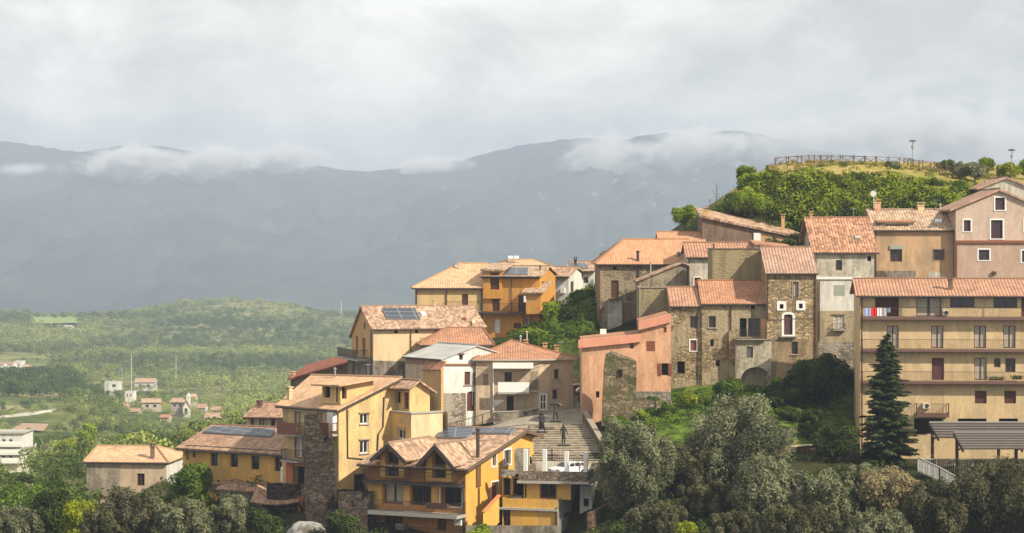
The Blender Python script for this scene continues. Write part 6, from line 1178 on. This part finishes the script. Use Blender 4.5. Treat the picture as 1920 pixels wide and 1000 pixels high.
# bare poles, pylons
def pole(px, Y, r0, r1, label, rad=.15, arm=True, cat='pole', name='utility_pole', grp=None, mat=None):
    x = PX(px, Y).x; z0 = min(PZ(r1, Y), gz1(x, Y)); zt = PZ(r0, Y); o = thing(name, (x, Y, z0), label, cat, grp); m = MB(); m.tube([(x, Y, z0 - 1), (x, Y, zt)], [rad, rad * .6], 6); m.build('mast', mat or GREYM, o)
    if arm: m = MB(); [m.bar((x - rad * 7, Y, zt - k), (x + rad * 7, Y, zt - k), rad * .8) for k in (rad * 3, rad * 14)]; m.build('crossarm', mat or GREYM, o)
PM = plain('pylon_pale', (.55, .56, .56))
pole(246.5, 1190, 664, 716, 'tall pale lattice mast above the valley hamlet', .22, False, mat=PM); pole(330, 1350, 664, 702, 'second pale mast, fainter and further right above the hamlet', .18, False, mat=PM); pole(229, 1100, 690, 745, 'thin pale pole beside the unfinished white house', .14, False, mat=PM); pole(640, 2500, 565, 596, 'very thin pale mast on the green ridge beside the gabled house', .4, False, mat=PM)
pole(187, 330, 818, 850, 'slim pole left of the small beige house', .07, False); pole(101, 480, 838, 870, 'short pale pole below the white apartment block', .1, False)
# road on the valley side and bare soil
ROAD = plain('pale_road', (.42, .40, .36), .9); V = []; N = 40
for i in range(N + 1):
    f = i / N; px = -260 + f * 366; r = 783.5 - 13.5 * max(0, (px) / 105) if px > 0 else 783.5 - px * .04; yy = np.linspace(700, 1000, 200); rows = HZ - ground_mesh((px - 960) * yy / F, yy) / yy * F; Y = float(yy[int(np.argmin(np.abs(rows - r - 8)))]); q = P(px, r, Y); V += [tuple(q), tuple(q + Vector((0, 9, .25))), tuple(q + Vector((0, 0, -2.5)))]
Q = [(3 * i, 3 * i + 3, 3 * i + 4, 3 * i + 1) for i in range(N)] + [(3 * i + 2, 3 * i + 5, 3 * i + 3, 3 * i) for i in range(N)]; setp(fastmesh('road', V, np.array(Q), ROAD), kind='structure')
SOIL = plain('bare_soil', (.36, .24, .155), .95, var=.35); sheet('ploughed_field', [xy(18, 770), xy(80, 765), xy(92, 815), xy(40, 822)], SOIL, .8); sheet('ploughed_field', [xy(300, 930), xy(345, 930), xy(350, 985), xy(280, 990)], plain('straw_field', (.34, .27, .15), .95, var=.3), .8)
sheet('meadow', [xy(62, 2250), xy(150, 2250), xy(150, 2520), xy(62, 2520)], plain('lime_meadow', (.22, .28, .07), .95, var=.25), 3.0)
# pale boulder / tarpaulin in the foreground
def blob(name, label, cat, c, r, mat, seed=0, amp=.18):
    bm = bmesh.new(); bmesh.ops.create_icosphere(bm, subdivisions=4, radius=1)
    for v in bm.verts: d = v.co.copy(); k = 1 + amp * noise.fractal(d * 1.3 + Vector((seed, 0, 0)), 1, 2, 4); v.co = Vector((d.x * r[0], d.y * r[1], d.z * r[2])) * k
    me = bpy.data.meshes.new(name); bm.to_mesh(me); bm.free(); me.materials.append(mat); me.polygons.foreach_set('use_smooth', [True] * len(me.polygons)); o = bpy.data.objects.new(name, me); C.objects.link(o); o.location = c; return setp(o, label, cat)
blob('boulder', 'big smooth pale boulder at the bottom, in front of the red shed', 'boulder', P(574, 1002, 203), (1.7, 1.3, 1.15), plaster('pale_rock', (.40, .39, .36), .8, (.13, .12, .10)), 2)

# ================================================================ vegetation
def thicket(name, label, pts, rad, n, size, mat, seed, cat='hedge', rise=.4, kind='stuff', aspect=.6):
    """leafy mass growing over the ground between plan rows: pts list of (px, Y)"""
    rng = np.random.default_rng(seed); cs, rs = [], []
    for px, Y, hgt in pts: x = PX(px, Y).x; r = rad * rng.uniform(.6, 1.25); cs.append((x, Y, gz1(x, Y) + hgt)); rs.append(r)
    V, Q, tn = leaf_cloud(cs, rs, n, size, rng, aspect=aspect, shell=.7, up=.3, tvar=.7); o = fastmesh(name, V, Q, mat, None, tn, org=Vector(cs[0])); return setp(o, label, cat, None, kind)
rnd = random.Random(8); pts = []
for i in range(560):
    px = rnd.uniform(1400, 1785); f = rnd.random(); y0, y1 = np.interp(px, [1400, 1480, 1640, 1785], [279.5, 275, 274.5, 273]), np.interp(px, [1400, 1450, 1640, 1700, 1785], [282.5, 280.4, 279.8, 279.2, 276.5]); Yh = y0 + (y1 - y0) * f; pts += [(px, Yh, rnd.uniform(-.3, .45))] if px > 1445 or Yh > 277 else []
thicket('hedge', 'dense green hedge and creeper wall covering the castle hill bank', pts, 1.0, 62000, .30, LM['hedge'], 1)
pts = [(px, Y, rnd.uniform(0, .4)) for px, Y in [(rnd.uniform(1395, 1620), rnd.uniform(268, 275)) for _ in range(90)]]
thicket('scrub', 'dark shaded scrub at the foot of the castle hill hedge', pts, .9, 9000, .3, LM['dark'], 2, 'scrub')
thicket('scrub', 'scattered scrub on the slope beyond the right edge of the town', [(rnd.uniform(1965, 2400), rnd.uniform(195, 300), .2) for _ in range(260)], 1.3, 26000, .36, LM['green'], 17, 'scrub')
thicket('shade_leaves', 'dark leaves added as shade on the foot of the castle hill bank', [(rnd.uniform(1440, 1775), rnd.uniform(272.5, 276.2), rnd.uniform(-.3, .5)) for _ in range(170)], .85, 20000, .26, LM['dark'], 16, 'shade_leaves')  # dark foliage added low on the bank to stand for its shade
thicket('scrub', 'green scrub on the left shoulder of the castle hill', [(rnd.uniform(1325, 1402), rnd.uniform(279, 291), rnd.uniform(-.2, .5)) for _ in range(70)], .9, 9000, .28, LM['green'], 12, 'scrub')
pts = [(rnd.uniform(965, 1118), rnd.uniform(252, 281), rnd.uniform(-.2, .35)) for _ in range(170)]
thicket('creeper', 'bright green creeper and brambles on the bank below the orange house', pts, .9, 24000, .28, LM['green'], 3, 'brambles')
pts = [(px, Y, 0.1) for px, Y in [(rnd.uniform(1200, 1445), rnd.uniform(222, 238)) for _ in range(170)]]
thicket('undergrowth', 'low weeds and brambles scattered on the green terraces', pts, .5, 16000, .2, LM['green'], 4, 'weeds')
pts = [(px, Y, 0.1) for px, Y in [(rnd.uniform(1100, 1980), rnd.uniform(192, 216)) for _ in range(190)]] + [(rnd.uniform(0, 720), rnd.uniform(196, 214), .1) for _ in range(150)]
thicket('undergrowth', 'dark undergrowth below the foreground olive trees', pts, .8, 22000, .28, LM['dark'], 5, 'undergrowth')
pts = [(px, Y, 0.05) for px, Y in [(rnd.uniform(1440, 1900), rnd.uniform(286, 302)) for _ in range(240)]]
thicket('dry_grass', 'yellow dry grass tufts on the castle hill top', pts, .38, 15000, .2, leafmat('dry_grass_blades', (.17, .17, .03), (.45, .36, .11)), 6, 'grass')
pts = [(rnd.uniform(-40, 620), rnd.uniform(216, 330), rnd.uniform(0, .8)) for _ in range(260)]
thicket('scrub', 'mixed scrub on the slope behind and between the left houses', pts, 1.5, 20000, .42, LM['green'], 7, 'scrub')
O = LM['olive']; OD = LM['olive_shaded']; g1 = 'olive trees in the foreground grove'
olive(1193, 785, 1010, 203, 178, O, 'broad rounded olive tree just right of the car yard, touching the steps', g1, 52000, 21)
olive(1392, 747, 930, 208, 226, O, 'largest olive tree, below the plastered arch', g1, 68000, 22)
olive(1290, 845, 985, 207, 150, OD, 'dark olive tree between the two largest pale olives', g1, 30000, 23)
olive(1440, 862, 1060, 197, 165, O, 'grey green olive tree standing in front of the largest one', g1, 48000, 24)
olive(1556, 884, 1060, 195, 135, O, 'pale olive tree left of the half dry one', g1, 34000, 25)
tree('half_dry_tree', 1668, 868, 1040, 195, 150, LM['dry'], 'half dry tree with straw coloured leaves under the conifer', 'tree', g1, 22000, .24, 60, cr=.3, seed=26, bark=BARKG)
olive(1622, 870, 1000, 199, 118, O, 'bright topped olive tree behind the half dry tree', g1, 24000, 32)
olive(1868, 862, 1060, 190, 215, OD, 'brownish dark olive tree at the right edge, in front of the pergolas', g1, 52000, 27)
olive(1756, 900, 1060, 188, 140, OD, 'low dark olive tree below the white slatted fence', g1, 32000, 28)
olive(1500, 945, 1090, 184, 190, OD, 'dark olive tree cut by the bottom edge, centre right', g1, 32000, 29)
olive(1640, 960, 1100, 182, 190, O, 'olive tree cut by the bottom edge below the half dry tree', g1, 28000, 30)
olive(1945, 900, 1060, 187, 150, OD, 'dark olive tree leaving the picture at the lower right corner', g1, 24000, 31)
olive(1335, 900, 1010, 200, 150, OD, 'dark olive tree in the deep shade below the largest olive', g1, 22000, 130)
olive(1235, 945, 1040, 193, 140, OD, 'dark olive tree at the bottom edge below the rounded olive', g1, 18000, 131)
olive(1385, 955, 1060, 190, 140, OD, 'dark olive tree at the bottom edge right of the yellow bush', g1, 18000, 132)
tree('weed_bush', 1290, 972, 1030, 192, 70, LM['lime'], 'yellow flowering bush at the bottom edge of the dark grove', 'bush', None, 3500, .2, 20, trunk=False, seed=33)
tree('broadleaf_tree', 1545, 668, 810, 236, 150, LM['dark'], 'dark broad tree below the white and tan house, left of the conifer', 'tree', None, 24000, .32, 60, seed=34)
tree('broadleaf_tree', 1478, 708, 800, 233, 105, LM['dark'], 'low dark tree left of the dark broad tree', 'tree', None, 8000, .3, 34, seed=35)
tree('broadleaf_tree', 1568, 796, 885, 215, 92, LM['dark'], 'rounded dark shrub tree above the pale olives, left of the conifer foot', 'tree', None, 11000, .28, 40, seed=36)
tree('broadleaf_tree', 1366, 706, 768, 231, 62, LM['green'], 'small dark green tree in front of the long stone house', 'tree', None, 8000, .26, 34, seed=37)
tree('broadleaf_tree', 1438, 740, 790, 230, 74, LM['dark'], 'low dark bush right of the small tree by the arch', 'bush', None, 5000, .26, 26, seed=38)
tree('flowering_bush', 1292, 736, 790, 229, 38, LM['lime'], 'yellow flowering broom on the green terrace', 'bush', None, 2600, .2, 18, seed=39)
tree('green_bush', 1160, 778, 812, 222, 60, LM['green'], 'leafy green bush at the foot of the stone ruin', 'bush', None, 4000, .24, 22, trunk=False, seed=40)
tree('broadleaf_tree', 1505, 770, 850, 226, 120, LM['dark'], 'broad dark bush between the largest olive and the rounded shrub tree', 'bush', None, 15000, .28, 50, seed=73)
conifer(1662, 628, 852, 216.5, 128, 'tall dark conifer in front of the left end of the apartment block')
g2 = 'trees on the castle hill'
tree('olive_tree', 1672, 309, 348, 289.5, 40, O, 'small grey olive bush in the dry grass above the hedge', 'olive tree', g2, 4500, .26, 26, seed=41, bark=BARKG)
tree('olive_tree', 1800, 302, 372, 287, 40, O, 'left half of the pair of grey olives above the rose house', 'olive tree', g2, 5500, .26, 28, seed=42, bark=BARKG); tree('olive_tree', 1828, 300, 375, 286, 44, O, 'right and bushier half of the pair of grey olives above the rose house', 'olive tree', g2, 6500, .26, 30, seed=43, bark=BARKG)
tree('broadleaf_tree', 1850, 294, 330, 297, 36, LM['bright'], 'bright green round tree behind the pair of grey olives', 'tree', g2, 4500, .26, 24, seed=44); tree('broadleaf_tree', 1772, 299, 330, 298, 40, LM['green'], 'mid green tree on the skyline right of the tall lamp', 'tree', g2, 4500, .26, 24, seed=45)
tree('shrub', 1890, 302, 342, 291, 62, LM['lime'], 'yellowish shrub at the foot of the right hand lamp', 'shrub', g2, 6500, .24, 30, seed=46); tree('shrub', 1925, 298, 345, 293, 40, LM['bright'], 'green shrub at the right edge of the castle hill', 'shrub', g2, 3500, .26, 22, seed=47); tree('shrub', 1745, 345, 385, 281, 55, LM['hedge'], 'rough shrub on the dry slope above the tan house', 'shrub', g2, 5000, .26, 26, trunk=False, seed=48); tree('shrub', 1790, 355, 392, 279, 60, LM['green'], 'dark shrub below the pair of grey olives', 'shrub', g2, 5000, .26, 26, trunk=False, seed=57)
tree('broadleaf_tree', 1430, 326, 395, 280.5, 76, LM['bright'], 'rounded bright bush on the left brow of the castle hill', 'bush', g2, 8000, .26, 34, trunk=False, seed=74)
tree('broadleaf_tree', 1402, 308, 392, 285, 54, LM['hedge'], 'bushy tree crowning the left end of the castle hill', 'tree', g2, 7000, .26, 28, trunk=False, seed=49); tree('shrub', 1440, 303, 345, 289.5, 12, LM['bright'], 'slim upright shrub at the start of the skyline fence', 'shrub', g2, 1200, .24, 10, trunk=False, seed=50)
tree('broadleaf_tree', 1408, 354, 430, 277, 92, LM['bright'], 'loose light green tree in front of the hedge, left end', 'tree', g2, 11000, .28, 44, seed=51); tree('broadleaf_tree', 1388, 385, 432, 278, 70, LM['green'], 'low green tree behind the dark plastered roof', 'tree', g2, 6500, .28, 30, seed=52)
tree('broadleaf_tree', 1284, 381, 428, 279, 52, LM['bright'], 'small separate green tree at the left foot of the castle hill', 'tree', g2, 5500, .26, 30, seed=53)
for i, (px, a, b_, Y) in enumerate(((1343, 340, 396, 283), (1331, 372, 400, 283), (1352, 365, 396, 284), (1363, 362, 395, 284), (1378, 355, 385, 286), (1386, 357, 378, 287))):
    x = PX(px, Y).x; g_ = gz1(x, Y); zt = PZ(a, Y); o = thing('bare_tree', (x, Y, g_), ['tallest leafless stem', 'leftmost thin leafless sapling', 'thin leafless sapling just right of the tallest stem', 'leaning leafless sapling', 'dark leafless stem near the hedge', 'rightmost leafless twig'][i] + ' on the castle hill shoulder', 'bare tree', 'bare saplings'); m = MB(); m.tube([(x, Y, g_ - .2), (x + .05, Y, (g_ + zt) / 2), (x + rnd.uniform(-.1, .25), Y, zt)], [.10 if i == 0 else .05, .06 if i == 0 else .035, .015], 5)
    for k in range(9): f = rnd.uniform(.3, .9); c = Vector((x, Y, g_ + (zt - g_) * f)); m.tube([c, c + Vector((rnd.uniform(-.6, .6), rnd.uniform(-.4, .4), rnd.uniform(.3, .9)))], [.025, .01], 4)
    m.build('trunk', BARKG, o)
tree('broadleaf_tree', 1030, 562, 600, 262, 42, LM['bright'], 'thin young tree on the bank right of the orange house', 'tree', None, 2600, .24, 18, seed=54); tree('broadleaf_tree', 1092, 540, 610, 272, 56, LM['green'], 'leafy tree on the bank against the large stone house', 'tree', None, 9000, .28, 36, seed=55); tree('broadleaf_tree', 1075, 575, 640, 262, 70, LM['dark'], 'dark bush on the bank below the pale houses', 'bush', None, 9000, .28, 36, seed=56); tree('shrub', 1000, 615, 650, 256, 60, LM['bright'], 'bright shrub on the bank behind the hipped terracotta roof', 'shrub', None, 4000, .26, 24, trunk=False, seed=58); tree('shrub', 1100, 600, 660, 258, 50, LM['green'], 'green shrub on the bank left of the stone house corner', 'shrub', None, 5000, .26, 26, trunk=False, seed=59)
g3 = 'trees below the left houses'
olive(30, 945, 1060, 205, 125, O, 'grey olive tree in the lower left corner', g3, 34000, 61); tree('broadleaf_tree', 105, 918, 1020, 213, 96, LM['dark'], 'dark round tree right of the corner olive', 'tree', g3, 15000, .3, 44, seed=62); tree('broadleaf_tree', 142, 930, 1030, 206, 76, LM['lime'], 'lime green tree in front of the dark round tree', 'tree', g3, 7500, .28, 34, seed=63)
olive(245, 918, 1050, 206, 150, OD, 'wide dark olive tree below the small beige house', g3, 44000, 64); olive(345, 935, 1050, 203, 120, O, 'olive tree between the beige house and the ochre building', g3, 34000, 65); tree('broadleaf_tree', 362, 868, 955, 223, 86, LM['green'], 'fresh green tree against the corner of the ochre building', 'tree', g3, 11000, .28, 40, seed=66)
olive(430, 925, 1040, 209, 90, O, 'thin olive tree left of the red shed', g3, 19000, 67); olive(185, 950, 1050, 203, 80, OD, 'low dark olive behind the lime green tree', g3, 18000, 68); tree('broadleaf_tree', 490, 955, 1040, 205, 80, LM['dark'], 'dark bush in front of the red shed', 'bush', g3, 8000, .28, 32, trunk=False, seed=69); tree('shrub', 640, 960, 1010, 200, 70, LM['dark'], 'dark shrub right of the pale boulder', 'bush', g3, 6000, .26, 28, trunk=False, seed=70); tree('shrub', 905, 990, 1020, 198, 60, LM['bright'], 'bright weeds at the foot of the garden wall', 'shrub', None, 3000, .22, 20, trunk=False, seed=71)
tree('broadleaf_tree', 25, 905, 960, 262, 110, LM['green'], 'green bushy tree on the slope above the corner olive', 'tree', g3, 10000, .34, 36, seed=72)
g4 = 'trees of the near valley'
for i, (px, a, b_, Y, wd_, mt, lb) in enumerate(((240, 812, 840, 430, 42, 'bright', 'round bright green tree just behind the small beige house'), (162, 795, 842, 520, 46, 'bright', 'tall light green tree left behind the small beige house'), (122, 822, 862, 480, 50, 'lime', 'yellowing tree beside the slim pole'), (60, 820, 846, 620, 40, 'green', 'green tree behind the white apartment block'), (150, 865, 905, 400, 60, 'green', 'green tree left of the small beige house'), (85, 868, 900, 430, 26, 'dark', 'small dark tree below the white apartment block'), (95, 895, 935, 330, 90, 'green', 'wide bushy tree on the slope left of the beige house'), (20, 880, 925, 360, 90, 'green', 'bushy tree at the left edge below the white block'))):
    tree('broadleaf_tree', px, a, b_, Y, wd_, LM[mt], lb, 'tree', g4, 5000, .5 * Y / 400, 28, seed=80 + i)

thicket('scrub', 'rough scrub and tall weeds on the dry slope above the tan house', [(rnd.uniform(1640, 1815), rnd.uniform(275.5, 283), rnd.uniform(-.5, .0)) for _ in range(90)],   .7, 9000, .24, LM['hedge'], 14, 'scrub')
thicket('scrub', 'low bushes dotted among the dry grass of the castle hill', [(rnd.uniform(1440, 1900), rnd.uniform(280, 299), -.25) for _ in range(60)], .6, 6000, .22, LM['green'], 15, 'scrub')
g5 = 'bushes on the green terraces'
for i, (px, a, b_, Y, wd_, mt, lb) in enumerate(((1222, 745, 775, 230.5, 34, 'green', 'leafy bush against the rubble wall of the pink house'), (1250, 768, 800, 226, 40, 'dark', 'dark bush in the middle of the green slope'), (1320, 752, 780, 230, 36, 'green', 'bush right of the yellow broom'), (1340, 775, 800, 226, 44, 'bright', 'bright bush above the largest olive tree'),
     (1205, 775, 800, 226, 30, 'bright', 'small bright bush right of the stone ruin'), (1480, 765, 810, 226, 60, 'green', 'spreading bush below the low dark tree'), (1515, 790, 830, 221, 60, 'dark', 'dark bramble bush beside the rounded shrub tree'), (1455, 712, 745, 238, 34, 'bright', 'bright bush right of the plastered arch'))):
    tree('bush', px, a, b_, Y, wd_, LM[mt], lb, 'bush', g5, 4500, .22, 26, trunk=False, seed=110 + i)
def cable(label, a, b_, sag=.6):
    p, q = P(*a), P(*b_); m = MB(); m.tube([p.lerp(q, i / 14) - Vector((0, 0, sag * 4 * (i / 14) * (1 - i / 14))) for i in range(15)], .018, 4); setp(m.build('cable', DK), label, 'cable', 'overhead cables')
cable('cable slung across the fronts of the tall stone house and the white house', (1440, 598, 240.4), (1612, 590, 244.6)); cable('cable slung over the street from the pink house to the grey roofed house', (1092, 650, 232), (890, 690, 237.6), 1.2); cable('cable looping along the dormer house front', (690, 868, 208.2), (857, 884, 203.6), .8)
cable('cable running from the small beige house to the ochre building', (312, 872, 236), (350, 846, 226.5), .3)
